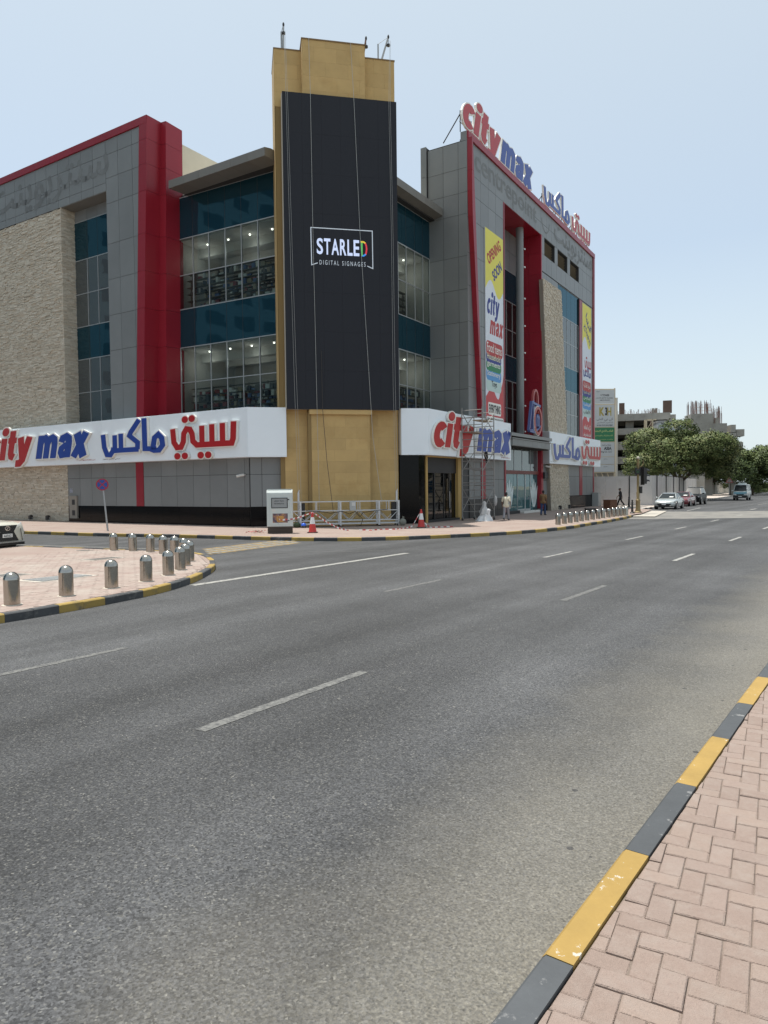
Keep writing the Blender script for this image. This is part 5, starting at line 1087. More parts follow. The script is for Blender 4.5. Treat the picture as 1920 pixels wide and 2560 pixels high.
def tape(label, pts, n=40):
    t = thing('barrier_tape', label, 'barrier tape', tuple(pts[0])); P = [Vector(p) for p in pts]; L = [0]
    for a, b in zip(P, P[1:]): L.append(L[-1] + (b - a).length)
    def at(s):
        for i in range(len(P) - 1):
            if s <= L[i + 1]: return P[i].lerp(P[i + 1], (s - L[i]) / (L[i + 1] - L[i]))
        return P[-1]
    for j, m in ((0, TAPEW), (1, TAPER)):
        mb = MB()
        for i in range(j, n, 2):
            a, b = at(L[-1] * i / n), at(L[-1] * (i + 1) / n); w = Vector((0, .008, .03 + .012 * math.sin(i * 1.7)))
            mb.add([a - w, b - w, b + w, a + w, a - w + Vector((0, .003, 0)), b - w + Vector((0, .003, 0)), b + w + Vector((0, .003, 0)), a + w + Vector((0, .003, 0))], [(0, 1, 2, 3), (4, 5, 6, 7), (0, 1, 5, 4), (3, 2, 6, 7)])
        part('white_stripe' if j == 0 else 'red_stripe', mb, m, t)
tape('red and white tape strung from the cabinet over the near cone', [FCb.P(.52, .03, .42), FCb.P(.50, .03, .9), FCb.P(.55, .03, .62), FCb.P(1.15, .03, .66), (-3.9, 32.2, .85), (-3.33, 32.38, 1.06), (-3.2, 32.4, 1.02), (-2.7, 32.9, .6), (-2.1, 33.3, .25), (-1.7, 33.6, .15)])
tape('red and white tape lying along the ground before the cradle to the far cone', [(-1.2, 33.8, .15), (-.6, 33.5, .15), (.0, 34.1, .15), (.5, 34.0, .16), (1.0, 34.8, .15), (1.4, 35.3, .2), (1.86, 35.6, .95), (1.9, 35.5, .5), (2.3, 35.2, .15), (2.9, 35.6, .15), (3.5, 35.8, .15)])
t = thing('litter_heap', 'scrap of crumpled tape and dry leaves by the left foot of the cabinet', 'litter', (-5.9, 32.6, .13)); mb = MB()
for k in range(60):
    a = Vector((-5.9 + rnd.gauss(0, .25), 32.7 + rnd.gauss(0, .2), .14 + abs(rnd.gauss(0, .05)))); mb.add([a, a + Vector((rnd.gauss(0, .05), rnd.gauss(0, .05), .04)), a + Vector((rnd.gauss(0, .06), rnd.gauss(0, .04), .01))], [(0, 1, 2)], rnd.randrange(2))
part('scraps', mb, [TAPER, mat('dry_leaf', (.14, .09, .06), .9)], t, kind='stuff', recalc=False)
# no-stopping sign
NS = thing('no_stopping_sign', 'round blue no stopping sign with a red cross on a leaning pole', 'road sign', (-14.06, 35.77, .13))
b0 = Vector((-14.06, 35.77, .1)); b1 = Vector((-14.30, 35.85, 2.55)); part('pole', MB().tube(b0, b1, .045, .04, 10), ZINC, NS, smooth=40)
FN = Fr((-14.30, 35.80, 2.48), 68, 1); disc = lambda r, o0, o1, n=32: MB().prism([FN.P(r * math.cos(2 * math.pi * i / n), o0, r * math.sin(2 * math.pi * i / n)) for i in range(n)], FN.n * (o1 - o0))
NB = mat('sign_blue', (.015, .07, .30), .45); NR = mat('sign_red', (.35, .02, .04), .45)
part('sign_plate', disc(.30, .03, .05), NB, NS); tn = lambda x, y, d: FN.P(x, .0505 + d, y)
part('red_ring', MB().ribbon(tn, arc(0, 0, .27, .27, 0, 350, 34), .06, 0, .004, True), NR, NS); part('red_cross', MB().ribbon(tn, [(-.18, -.18), (.18, .18)], .05, 0, .003).ribbon(tn, [(-.18, .18), (.18, -.18)], .05, 0, .0045), NR, NS)

# steel bollards
def bollard_master(name, label, loc, group):
    t = thing(name, label, 'bollard', loc, group=group)
    part('shaft', MB().lathe((0, 0, 0), [(.136, -.02), (.136, .46)], 28), STEEL, t, smooth=40, local=True)
    part('dome', MB().lathe((0, 0, 0), [(.1375, .46), (.134, .49), (.122, .525), (.102, .558), (.072, .583), (.035, .597), (.004, .60)], 28), STEEL, t, smooth=60, local=True)
    part('footing', MB().lathe((0, 0, 0), [(.18, -.02), (.175, .005), (.137, .01)], 20), mat('mortar', (.50, .45, .38), .9, var=.1), t, local=True); return t
il = [(-6.76, 12.7), (-6.24, 13.73), (-5.76, 14.78), (-5.37, 15.79), (-5.21, 16.9), (-5.23, 17.97), (-5.38, 18.97), (-5.59, 20.12), (-6.3, 21.6), (-6.75, 22.15), (-7.15, 22.55), (-7.73, 23.05), (-8.47, 23.6), (-9.24, 23.99)]
il = il[:8] + [(-6.05, 21.2), (-6.63, 22.18), (-7.07, 22.45), (-7.73, 23.19), (-8.47, 23.66), (-9.24, 23.99)]
ORD = ['first', 'second', 'third', 'fourth', 'fifth', 'sixth', 'seventh', 'eighth', 'ninth', 'tenth', 'eleventh', 'twelfth', 'thirteenth', 'fourteenth', 'fifteenth', 'sixteenth']
g1 = 'steel bollards round the brick island'
bm_ = None
for i, (x, y) in enumerate(il):
    lab = ('domed steel bollard on the brick island, nearest the left frame edge' if i == 0 else 'domed steel bollard on the brick island, %s from the left along the road kerb' % ORD[i]) if i < 8 else 'domed steel bollard in the back row of the island, %s from the left' % ORD[13 - i]
    if bm_ is None: bm_ = bollard_master('bollard', lab, (x, y, .14), g1)
    else: dup(bm_, (x, y, .14), rnd.uniform(0, 360), lab, g1)
fb = [(9.05, 36.6), (9.60, 37.45), (10.12, 38.25), (10.68, 39.1), (11.22, 39.95), (11.78, 40.8), (12.35, 41.65), (12.95, 42.55), (13.5, 43.35), (14.08, 44.15), (14.65, 45.0), (15.1, 45.65), (15.5, 46.2), (15.9, 46.75), (16.25, 47.2)]
for i, (x, y) in enumerate(fb):
    dup(bm_, (x, y, .132), rnd.uniform(0, 360), 'domed steel bollard along the far kerb, %s from the left' % ORD[i], 'steel bollards along the far kerb')

# ------------------------------------------------------------------ vehicles (local x forward, y left, z up)
CARGLASS = mat('car_glass', (.02, .024, .026), .06, spec=.35); CHROME = mat('chrome', (.7, .7, .7), .15, metal=1.); LAMP = mat('lamp_lens', (.62, .64, .66), .12, spec=.8); TRIM = mat('black_trim', (.012, .012, .013), .35); PLATE = mat('number_plate', (.72, .72, .70), .5)
def vehicle(name, label, loc, head, paint, st, gh, wheels, wr, group=None, sidecuts=2, cat='car'):
    t = thing(name, label, cat, loc, 90 - head, group); n = len(st); k = 9
    vs = []; fs = []
    for x, z0, z1, wl_, wm, wt in st:
        zm = z0 + (z1 - z0) * .55
        vs += [(x, -wl_ * .9, z0), (x, -wl_, z0 + .06), (x, -wm, zm), (x, -(wm * .35 + wt * .65), z1 - .05), (x, -wt * .86, z1), (x, wt * .86, z1), (x, (wm * .35 + wt * .65), z1 - .05), (x, wm, zm), (x, wl_, z0 + .06), (x, wl_ * .9, z0)]
    m = 10
    for i in range(n - 1):
        for j in range(m): fs.append((i * m + j, i * m + (j + 1) % m, (i + 1) * m + (j + 1) % m, (i + 1) * m + j))
    fs += [tuple(range(m)), tuple(range((n - 1) * m, n * m))]
    part('body', MB().add(vs, fs), paint, t, smooth=38, local=True)
    (b0, b1, bz, bw), (t0, t1, tz, tw) = gh
    q = lambda x, y, z: Vector((x, y, z)); c = tz - .05
    cabv = [q(b0, -bw, bz), q(b1, -bw, bz), q(b1, bw, bz), q(b0, bw, bz), q(t0, -tw, c), q(t1, -tw, c), q(t1, tw, c), q(t0, tw, c)]
    part('pillars', MB().hexa(cabv), paint, t, local=True)
    part('roof', MB().add([q(t0 + .03, -tw - .01, c), q(t1 - .03, -tw - .01, c), q(t1 - .03, tw + .01, c), q(t0 + .03, tw + .01, c), q(t0 - .12, -tw * .8, tz), q(t1 + .15, -tw * .8, tz), q(t1 + .15, tw * .8, tz), q(t0 - .12, tw * .8, tz)], [(0, 1, 2, 3), (4, 5, 6, 7), (0, 1, 5, 4), (1, 2, 6, 5), (2, 3, 7, 6), (3, 0, 4, 7)]), paint, t, smooth=50, local=True)
    def pane(nm, a, b, c_, d, inset=.07, fwd=0):
        cen = (a + b + c_ + d) / 4; nn = (b - a).cross(d - a).normalized(); o = nn if nn.dot(cen - q((b0 + b1) / 2, 0, bz)) > 0 else -nn
        part(nm, MB().prism([cen + (p - cen) * (1 - inset) + o * .004 for p in (a, b, c_, d)], o * .006), CARGLASS, t, local=True)
    pane('windscreen', cabv[0], cabv[3], cabv[7], cabv[4]); pane('rear_window', cabv[1], cabv[2], cabv[6], cabv[5])
    for s in (-1, 1):
        A, B, Cc, D = (cabv[0], cabv[1], cabv[5], cabv[4]) if s < 0 else (cabv[3], cabv[2], cabv[6], cabv[7])
        for i in range(sidecuts):
            f0, f1 = i / sidecuts, (i + 1) / sidecuts; pane('side_window', A.lerp(B, f0), A.lerp(B, f1), D.lerp(Cc, f1), D.lerp(Cc, f0), .12)
        mz = bz + .07; part('mirror', MB().ball((b0 - .28, s * (bw + .17), mz), (.07, .11, .075), 10).box(WORLD, b0 - .3, b0 - .26, min(s * bw, s * (bw + .1)), max(s * bw, s * (bw + .1)), mz - .03, mz + .01), paint, t, smooth=50, local=True)
        for x in (b0 - (b0 - b1) * .30, b0 - (b0 - b1) * .62): part('door_handle', MB().box(WORLD, x - .22, x - .06, s * (st[3][4] + .005) - .012, s * (st[3][4] + .005) + .012, bz - .17, bz - .14), paint, t, local=True)
    for x in wheels:
        for s in (-1, 1):
            y = s * (st[3][4] - .10); w = part('wheel', MB().tube((x, y - .11, wr), (x, y + .11, wr), wr, wr, 22), RUBBER, t, smooth=40, local=True)
            part('arch', MB().tube((x, y - .08, wr + .02), (x, y + s * .115, wr + .02), wr + .055, wr + .055, 22), TRIM, t, local=True)
            rim = MB().tube((x, y + s * .10, wr), (x, y + s * .118, wr), wr * .66, wr * .6, 18)
            o = part('rim', rim, mat('alloy', (.42, .42, .43), .3, metal=.8), None); o.parent = w
    return t
def flatx(pts, x0, x1): return MB().prism([(x0, y, z) for y, z in pts], (x1 - x0, 0, 0))
def sedan(label, loc, head, paint, plate=True, grille='wide'):
    st = [(2.30, .30, .60, .60, .66, .52), (2.20, .22, .70, .76, .84, .70), (1.75, .20, .80, .84, .895, .76), (.95, .20, .93, .87, .905, .80), (-.9, .20, .955, .87, .905, .80), (-1.65, .20, .98, .86, .90, .78), (-2.18, .24, .97, .80, .86, .74), (-2.32, .36, .86, .68, .74, .62)]
    t = vehicle('parked_car', label, loc, head, paint, st, ((.98, -1.62, .93, .77), (.22, -.82, 1.42, .56)), (1.38, -1.32), .33, 'cars parked in the bay')
    if grille == 'wide': part('grille', flatx([(-.62, .50), (.62, .50), (.42, .30), (-.42, .30)], 2.26, 2.325), TRIM, t, local=True)
    else: part('grille', flatx([(-.28, .60), (.28, .60), (.16, .42), (-.16, .42)], 2.26, 2.325), CHROME, t, local=True); part('lower_grille', flatx([(-.5, .38), (.5, .38), (.42, .28), (-.42, .28)], 2.26, 2.32), TRIM, t, local=True)
    part('bumper', MB().box(WORLD, 2.1, 2.31, -.74, .74, .21, .29), paint if grille != 'wide' else TRIM, t, local=True)
    for s in (-1, 1): part('headlight', MB().prism([(2.30, s * .50, .56), (2.05, s * .83, .60), (2.03, s * .81, .68), (2.27, s * .52, .625)], (.02, 0, .0)), LAMP if grille != 'wide' else TRIM, t, local=True)
    for s in (-1, 1): part('tail_light', MB().box(WORLD, -2.33, -2.25, min(s * .4, s * .74), max(s * .4, s * .74), .74, .84), mat('tail_red', (.3, .01, .01), .2), t, local=True)
    part('number_plate', MB().box(WORLD, 2.325, 2.335, -.17, .17, .40, .52), PLATE, t, local=True); part('dash_paper', MB().prism([(.86, .15, 1.03), (.86, .5, 1.03), (.72, .5, 1.10), (.72, .15, 1.10)], (.01, 0, .012)), PLATE, t, local=True); return t
sedan('silver saloon car parked at the head of the bay', (25.45, 62.75, 0), 213, mat('paint_silver', (.46, .49, .48), .25, metal=.35, coat=.6))
sedan('dark red saloon car parked between the silver car and the black car', (30.0, 70.5, 0), 213, mat('paint_maroon', (.16, .025, .03), .25, metal=.2, coat=.6), grille='v')
def suv_body(name, label, loc, head, paint, grp, H=1.74):
    st = [(2.32, .36, .92, .70, .76, .60), (2.24, .28, 1.00, .82, .88, .74), (1.85, .26, 1.06, .88, .93, .82), (1.0, .26, 1.12, .90, .94, .84), (-.9, .26, 1.14, .90, .94, .84), (-1.8, .26, 1.15, .90, .94, .83), (-2.2, .30, 1.14, .86, .90, .80), (-2.32, .42, 1.05, .76, .82, .72)]
    return vehicle(name, label, loc, head, paint, st, ((1.05, -2.15, 1.10, .82), (.35, -1.75, H, .62)), (1.42, -1.35), .38, grp, 3)
su = suv_body('parked_car', 'black large utility car parked last in the bay', (33.5, 75.9, 0), 213, mat('paint_black', (.008, .009, .010), .35, spec=.12), 'cars parked in the bay', 1.82)
part('grille', flatx([(-.5, .92), (.5, .92), (.42, .52), (-.42, .52)], 2.28, 2.345), CHROME, su, local=True); part('grille_mesh', flatx([(-.44, .88), (.44, .88), (.37, .56), (-.37, .56)], 2.30, 2.352), TRIM, su, local=True)
for s in (-1, 1): part('headlight', MB().box(WORLD, 2.15, 2.3, min(s * .55, s * .82), max(s * .55, s * .82), .78, .92), LAMP, su, local=True)
part('number_plate', MB().box(WORLD, 2.35, 2.36, -.17, .17, .40, .52), PLATE, su, local=True); part('dash_paper', MB().prism([(.93, .12, 1.2), (.93, .5, 1.2), (.80, .5, 1.30), (.80, .12, 1.30)], (.01, 0, .012)), PLATE, su, local=True)
for s in (-1, 1): part('roof_rail', MB().tube((.2, s * .6, 1.86), (-1.7, s * .6, 1.86), .025), CHROME, su, local=True)
# white utility car entering at the left frame edge
lx_p = mat('paint_cream_white', (.62, .60, .52), .22, coat=.7)
lx = suv_body('white_car', 'cream white utility car with a large black grille at the left frame edge', (-16.05, 26.5, 0), 108, lx_p, None, 1.60)
gr = part('grille', flatx([(-.46, .94), (.46, .94), (.30, .70), (.52, .36), (-.52, .36), (-.30, .70)], 2.30, 2.345), TRIM, lx, local=True)
mb = MB()
for k in range(9):
    for j in range(10):
        y = -.42 + .094 * j + (.047 if k % 2 else 0); z = .40 + .06 * k; wlim = .42 - .12 * (1 - abs(z - .68) / .3)
        if abs(y) < wlim: mb.box(WORLD, 2.345, 2.352, y - .025, y + .025, z - .008, z + .008)
part('grille_mesh', mb, mat('grille_grey', (.10, .10, .10), .3, metal=.6), lx, local=True, kind='stuff')
part('emblem_ring', MB().ribbon(lambda x, y, d: (2.353 + d, x, y), arc(0, .83, .105, .075, 0, 350, 26), .022, 0, .014, True), CHROME, lx, local=True); part('emblem_letter', MB().ribbon(lambda x, y, d: (2.353 + d, x, y), [(.035, .885), (-.015, .80), (-.085, .80)], .024, 0, .012), CHROME, lx, local=True)
part('number_plate', MB().box(WORLD, 2.352, 2.362, -.22, .22, .50, .63), PLATE, lx, local=True)
v_, f_ = glyphs('66562', .02); X1 = max(p[0] for p in v_); Y1 = max(p[1] for p in v_)
part('plate_lettering', MB().add([(2.365, -.17 + .34 * x / X1, .525 + .08 * y / Y1) for x, y in v_], f_), PK, lx, local=True, recalc=False)
for s in (-1, 1):
    part('headlight', MB().prism([(2.33, s * .50, .86), (2.12, s * .86, .96), (2.10, s * .86, 1.03), (2.30, s * .52, .94)], (.03, 0, 0)), LAMP, lx, local=True); part('headlight_bar', MB().prism([(2.355, s * .50, .84), (2.15, s * .86, .93), (2.15, s * .86, .95), (2.355, s * .50, .87)], (.01, 0, 0)), CHROME, lx, local=True)
    part('bumper_vent', MB().prism([(2.33, s * .62, .80), (2.17, s * .87, .84), (2.17, s * .87, .38), (2.33, s * .70, .36)], (.02, 0, 0)), mat('vent_grey', (.11, .10, .09), .4), lx, local=True)
part('bumper_lip', MB().box(WORLD, 2.2, 2.37, -.72, .72, .30, .335), CHROME, lx, local=True); part('under_tray', MB().box(WORLD, 2.0, 2.33, -.80, .80, .20, .30), TRIM, lx, local=True)
# van
vp = mat('paint_van_white', (.62, .68, .68), .3, coat=.4)
vst = [(2.36, .40, 1.02, .70, .76, .66), (2.28, .30, 1.12, .78, .83, .76), (1.95, .26, 1.18, .80, .845, .79), (1.0, .26, 1.2, .80, .845, .80), (-1.0, .26, 1.2, .80, .845, .80), (-2.0, .26, 1.2, .80, .845, .80), (-2.3, .28, 1.2, .79, .84, .79), (-2.38, .36, 1.18, .78, .82, .78)]
van = vehicle('van', 'white and pale blue minibus driving towards the camera on the right', (47.0, 92.3, .02), 213, vp, vst, ((2.26, -2.37, 1.16, .795), (1.62, -2.3, 2.02, .68)), (1.65, -1.35), .34, None, 4, 'van')
part('front_panel', flatx([(-.74, 1.05), (.74, 1.05), (.74, .72), (-.74, .72)], 2.30, 2.385), mat('van_blue', (.20, .45, .56), .35, coat=.3), van, local=True); part('bumper', MB().box(WORLD, 2.2, 2.42, -.80, .80, .36, .62), TRIM, van, local=True); part('grille', MB().box(WORLD, 2.385, 2.40, -.42, .42, .66, .78), TRIM, van, local=True)
for s in (-1, 1): part('headlight', MB().box(WORLD, 2.3, 2.395, min(s * .46, s * .76), max(s * .46, s * .76), .68, .84), LAMP, van, local=True)
part('number_plate', MB().box(WORLD, 2.42, 2.43, -.2, .2, .44, .55), PLATE, van, local=True); part('roof_cooler', MB().box(WORLD, -.6, .7, -.45, .45, 2.0, 2.20).box(WORLD, -.45, .5, -.38, .38, 2.20, 2.25), vp, van, local=True)

# ------------------------------------------------------------------ people
SKIN = mat('skin_brown', (.17, .085, .05), .55); HAIR = mat('hair_black', (.012, .011, .011), .6)
def blob(name, caps, voxel, m, parent, cuts=()):
    mb = MB()
    for c in caps:
        if len(c) == 4: mb.capsule(c[0], c[1], c[2], c[3], 10)
        else: mb.ball(c[0], c[1], 12)
    me = mb.mesh(name + '_src', m, None); o = bpy.data.objects.new('src', me); COL.objects.link(o)
    r = o.modifiers.new('r', 'REMESH'); r.mode = 'VOXEL'; r.voxel_size = voxel; s = o.modifiers.new('s', 'SMOOTH'); s.iterations = 3; s.factor = .5
    out = bpy.data.meshes.new_from_object(o.evaluated_get(bpy.context.evaluated_depsgraph_get())); out.name = name
    bpy.data.objects.remove(o); bpy.data.meshes.remove(me)
    out.materials.clear(); out.materials.append(m); out.polygons.foreach_set('use_smooth', [True] * len(out.polygons))
    return link(name, out, parent, True)
def person(label, loc, head, scale, shirt, trousers, stride, armsw, cap=False, slim=1.0, shoes=None, lean=.02):
    """local y is the way the person faces, x the right-hand side"""
    t = thing('person', label, 'person', loc, -head); t.scale = (scale,) * 3
    V = Vector; hip = V((0, 0, .90)); ch = V((0, lean, 1.28)); nk = V((0, lean * 1.6, 1.45)); hd_ = V((0, lean * 2 + .015, 1.60)); caps = []; leg = {}; arm = {}
    for s in (-1, 1):
        f = stride * s; h = V((s * .095, 0, .90)); kn = V((s * .105, f * .5 + .04 * (abs(f) > .05), .49)); an = V((s * .105, f - (.05 if f < 0 else 0), .09 + (.05 if f < -.1 else 0))); toe = an + V((s * .015, .15, -.055 - (.02 if f < -.1 else 0)))
        leg[s] = (h, kn, an, toe)
        sh = V((s * .185 * slim, lean * 1.3, 1.385)); a = armsw * s; el = V((s * .235 * slim, -a * .35 + lean - .02, 1.10)); wr = V((s * .25 * slim, -a + lean + .06, .86)); arm[s] = (sh, el, wr)
        caps += [(h, kn, .082, .055), (kn, an, .055, .038), (an, toe, .038, .03), (sh, el, .052, .040), (el, wr, .040, .027), (V((0, lean * 1.4, 1.40)), sh, .06, .055)]
        pal = wr + V((s * .002, .012, -.06)); caps.append((wr, pal, .024, .026))
        for i, (dy, ln) in enumerate(((-.026, .065), (-.009, .078), (.009, .074), (.025, .058))): caps += [(pal + V((0, dy, -.02)), pal + V((-s * .004, dy + .004, -.03 - ln * .5)), .0085, .008), (pal + V((-s * .004, dy + .004, -.03 - ln * .5)), pal + V((-s * .018, dy + .008, -.03 - ln)), .008, .007)]
        caps.append((pal + V((0, .02, .02)), pal + V((-s * .012, .052, -.035)), .010, .008))
        caps.append((hd_ + V((s * .078, -.01, -.01)), (.014, .022, .032)))
    caps += [(hip, V((0, 0, 1.08)), .115, .115), (V((-.06, 0, .93)), V((.06, 0, .93)), .10, .10), (V((0, 0, 1.08)), ch, .12, .13), (V((-.07 * slim, lean, 1.29)), V((.07 * slim, lean, 1.29)), .11, .11), (ch, nk, .10, .055), (nk, hd_ - V((0, 0, .06)), .052, .055), (hd_, (.078, .098, .118)), (hd_ + V((0, .055, -.05)), (.05, .05, .058)), (hd_ + V((0, .104, -.02)), (.013, .02, .022)), (hd_ + V((0, .088, -.066)), (.024, .012, .010))]
    bd = blob('body', caps, .0085, SKIN, t)
    for s in (-1, 1): e = part('eye', MB().ball(hd_ + V((s * .031, .090, .008)), (.010, .007, .008), 8), mat('eye_dark', (.03, .02, .02), .2), None); e.parent = bd
    sc_ = [(V((-.085, 0, .90)), V((.085, 0, .90)), .132, .132), (hip + V((0, 0, .03)), ch, .145, .152), (V((-.075 * slim, lean, 1.30)), V((.075 * slim, lean, 1.30)), .128, .128), (ch, V((0, lean * 1.5, 1.415)), .12, .07)]
    for s in (-1, 1): sh, el, wr = arm[s]; sc_ += [(V((0, lean * 1.4, 1.39)), sh, .075, .068), (sh, sh.lerp(el, .72), .066, .062)]
    blob('shirt', sc_, .011, shirt, t)
    tr_ = [(V((-.06, 0, .93)), V((.06, 0, .93)), .118, .118)]
    for s in (-1, 1): h, kn, an, toe = leg[s]; tr_ += [(h, kn, .104, .080), (kn, an + V((0, 0, .03)), .080, .066)]
    blob('trousers', tr_, .011, trousers, t)
    for s in (-1, 1):
        h, kn, an, toe = leg[s]; blob('shoe', [(an + V((0, -.03, -.03)), toe + V((0, .06, .0)), .052, .040)], .011, shoes or DARK, t)
    if cap: blob('cap', [(hd_ + V((0, -.005, .05)), (.090, .108, .085)), (hd_ + V((0, .10, .045)), hd_ + V((0, .17, .035)), .03, .02)], .01, DARK, t)
    else: blob('hair', [(hd_ + V((0, -.022, .035)), (.088, .095, .098)), (hd_ + V((0, -.045, -.02)), (.076, .068, .075))], .01, HAIR, t)
    return t
person('man in a cream T-shirt and grey trousers walking away past the scaffold', (7.31, 42.1, .132), 20, .98, mat('cloth_cream', (.62, .58, .46), .9, var=.05), mat('cloth_grey', (.25, .25, .27), .9, var=.08, vscale=6), .20, .14, slim=1.08)
person('man in a brown shirt and blue jeans walking towards the glass doors', (11.05, 48.85, .132), 28, 1.0, mat('cloth_brown', (.21, .125, .06), .9, var=.06), mat('cloth_jeans', (.03, .055, .13), .9, var=.1), .10, .10)
pb = person('person all in black with a cap striding along the hoarding', (22.62, 67.3, .132), -60, 1.0, mat('cloth_black', (.014, .014, .016), .9), mat('cloth_black_trousers', (.012, .012, .013), .9), .30, .20, cap=True, slim=.95)

# ------------------------------------------------------------------ street furniture on the right
tl = thing('traffic_light', 'brass coloured traffic light post with black lamp heads at the crossing', 'traffic light', (18.57, 51.44, .1))
BR = mat('brass_paint', (.24, .185, .09), .5, metal=.3, var=.12, vscale=6)
part('post', MB().lathe((18.57, 51.44, .1), [(.28, 0), (.30, .08), (.20, .14), (.16, .35), (.15, .9), (.17, .95), (.13, 1.0), (.10, 1.1), (.12, 1.5), (.09, 1.55), (.085, 3.4), (.11, 3.5), (.07, 3.75), (.10, 3.85), (.10, 4.0), (.04, 4.08)], 16), BR, tl, smooth=40)
part('arm', MB().pipe([(18.62, 51.44, 3.4), (18.85, 51.4, 3.55), (18.95, 51.4, 3.75), (18.92, 51.4, 3.95)], .03, 8), BR, tl); part('finial', MB().ball((18.57, 51.44, 4.12), .12, 10), mat('lamp_globe', (.45, .43, .36), .3), tl, smooth=60)
for cx, cy, z0, n_, hd in ((18.99, 51.38, 2.25, 3, 75), (18.50, 51.30, 2.95, 1, 200)):
    F_ = Fr((cx, cy, 0), hd + 90, -1); part('backing_board', MB().box(F_, -.20, .20, -.16, -.10, z0 - .1, z0 + .38 * n_ + .1), TRIM, tl)
    hb = part('lamp_head', MB().box(F_, -.16, .16, -.10, .12, z0 - .02, z0 + .38 * n_), TRIM, tl)
    for k in range(n_):
        z = z0 + .19 + .38 * k; part('visor', MB().prism([F_.P(a, .12, z + b) for a, b in arc(0, 0, .15, .15, 0, 180, 10)] + [F_.P(a, .12, z + b) for a, b in arc(0, 0, .135, .135, 180, 0, 10)], F_.n * .26 - Vector((0, 0, .05))), TRIM, tl)
        part('lens', MB().prism([F_.P(a, .12, z + b) for a, b in arc(0, 0, .12, .12, 0, 340, 16)], F_.n * .02), mat('dark_lens_%d' % k, [(.02, .09, .04), (.14, .09, .02), (.12, .015, .015)][k], .2), tl)
part('control_case', MB().box(WORLD, 18.66, 18.84, 51.3, 51.5, 1.55, 2.05), TRIM, tl)
def orn_post(label, loc, h):
    t = thing('ornate_post', label, 'post', loc, group='black ornate posts')
    part('shaft', MB().lathe((0, 0, 0), [(.17, 0), (.17, .08), (.09, .14), (.075, .5), (.06, h - .25), (.09, h - .2), (.05, h - .15), (.05, h - .08)], 14), TRIM, t, smooth=40, local=True); part('finial', MB().ball((0, 0, h - .05), .07, 10), TRIM, t, smooth=60, local=True)
orn_post('black ornate post close to the foot of the traffic light', (17.75, 50.3, .10), 1.0); orn_post('black ornate post further back, left of the traffic light', (22.0, 63.2, .132), .95)
tb_ = thing('litter_bin', 'brown box shaped litter bin before the hoarding', 'litter bin', (19.6, 60.95, .13)); FB = Fr((19.6, 60.95, .13), 52, 1)
part('bin_body', MB().box(FB, -.5, .5, -.35, .35, 0, .72), mat('bin_brown', (.13, .055, .03), .6, var=.15, vscale=5), tb_); part('bin_lid', MB().box(FB, -.53, .53, -.38, .38, .72, .77), mat('bin_brown', (1, 1, 1)), tb_)
t = thing('black_crate', 'low black crate standing on the pavement behind the bollards', 'crate', (15.3, 52.2, .13)); FB = Fr((15.3, 52.2, .13), 80, 1); part('crate_body', MB().box(FB, -.35, .35, -.2, .2, 0, .30), TRIM, t); part('crate_rim', MB().box(FB, -.37, .37, -.22, .22, .30, .34), TRIM, t)
t = thing('utility_cabinet', 'grey utility cabinet at the far right corner of the mall', 'utility cabinet', tuple(FR.P(13.4, .35, .13))); part('cabinet_body', MB().box(FR, 12.9, 14.0, .06, .65, .1, 1.42), mat('cabinet_grey', (.34, .35, .34), .5, var=.06), t); part('cabinet_door', MB().box(FR, 12.95, 13.95, .65, .67, .16, 1.36), mat('cabinet_grey2', (.37, .38, .37), .5, var=.05), t); part('cabinet_roof', MB().box(FR, 12.87, 14.03, .03, .70, 1.42, 1.46), mat('cabinet_grey', (1, 1, 1)), t)
ws = thing('warning_sign', 'triangular warning sign on a thin pole beyond the parked cars', 'road sign', (58.2, 118.7, .1)); part('pole', MB().tube((58.2, 118.7, 0), (58.2, 118.7, 3.0), .05), ZINC, ws); FW = Fr((58.2, 118.6, 2.75), 112, 1)
part('sign_plate', MB().prism([FW.P(a, 0, b) for a, b in ((-.62, -.45), (.62, -.45), (0, .6))], FW.n * .03), mat('sign_grey_back', (.16, .15, .15), .6), ws); part('sign_border', MB().ribbon(lambda x, y, d: FW.P(x, .031 + d, y), [(-.52, -.39), (.52, -.39), (0, .47)], .1, 0, .004, True), mat('sign_dull_red', (.22, .05, .05), .6), ws)

# hoarding of corrugated sheets, then the stained boundary wall
hz = thing('site_hoarding', 'tall pale grey sheet hoarding round the building site', 'fence', (25, 68, .13))
HM = mat('hoarding_sheet', (.50, .485, .47), .6, var=.08, vscale=.6, rand=.06, dirt=((.36, .33, .30), .9, .5, .85)); HW = mat('stained_wall', (.60, .57, .51), .9, var=.08, vscale=1., rand=.05, dirt=((.26, .23, .20), 1.3, .55, .75))
def sheets(t, pts, step, h, m, nm, th=.05, base=.1):
    q = curve_pts(pts, step)
    for a, b in zip(q, q[1:]):
        d = (b - a).normalized(); nn = Vector((-d.y, d.x)) * th; jit = nn * rnd.uniform(-.3, .3)
        A, B = a + d * .012 + jit, b - d * .012 + jit; hh = h + rnd.uniform(-.03, .03)
        part(nm, MB().prism([(A.x, A.y, base), (B.x, B.y, base), (B.x + nn.x, B.y + nn.y, base), (A.x + nn.x, A.y + nn.y, base)], (0, 0, hh)), m, t)
    return q
q = sheets(hz, [(12, 74.5), (17, 72.2), (22, 69.9), (25.0, 68.5), (26.3, 68.6), (27.4, 70.4), (31.2, 77.5), (36.5, 87.6), (42, 98.5), (47.5, 109.5), (52, 117)], 1.1, 2.92, HM, 'hoarding_sheet')
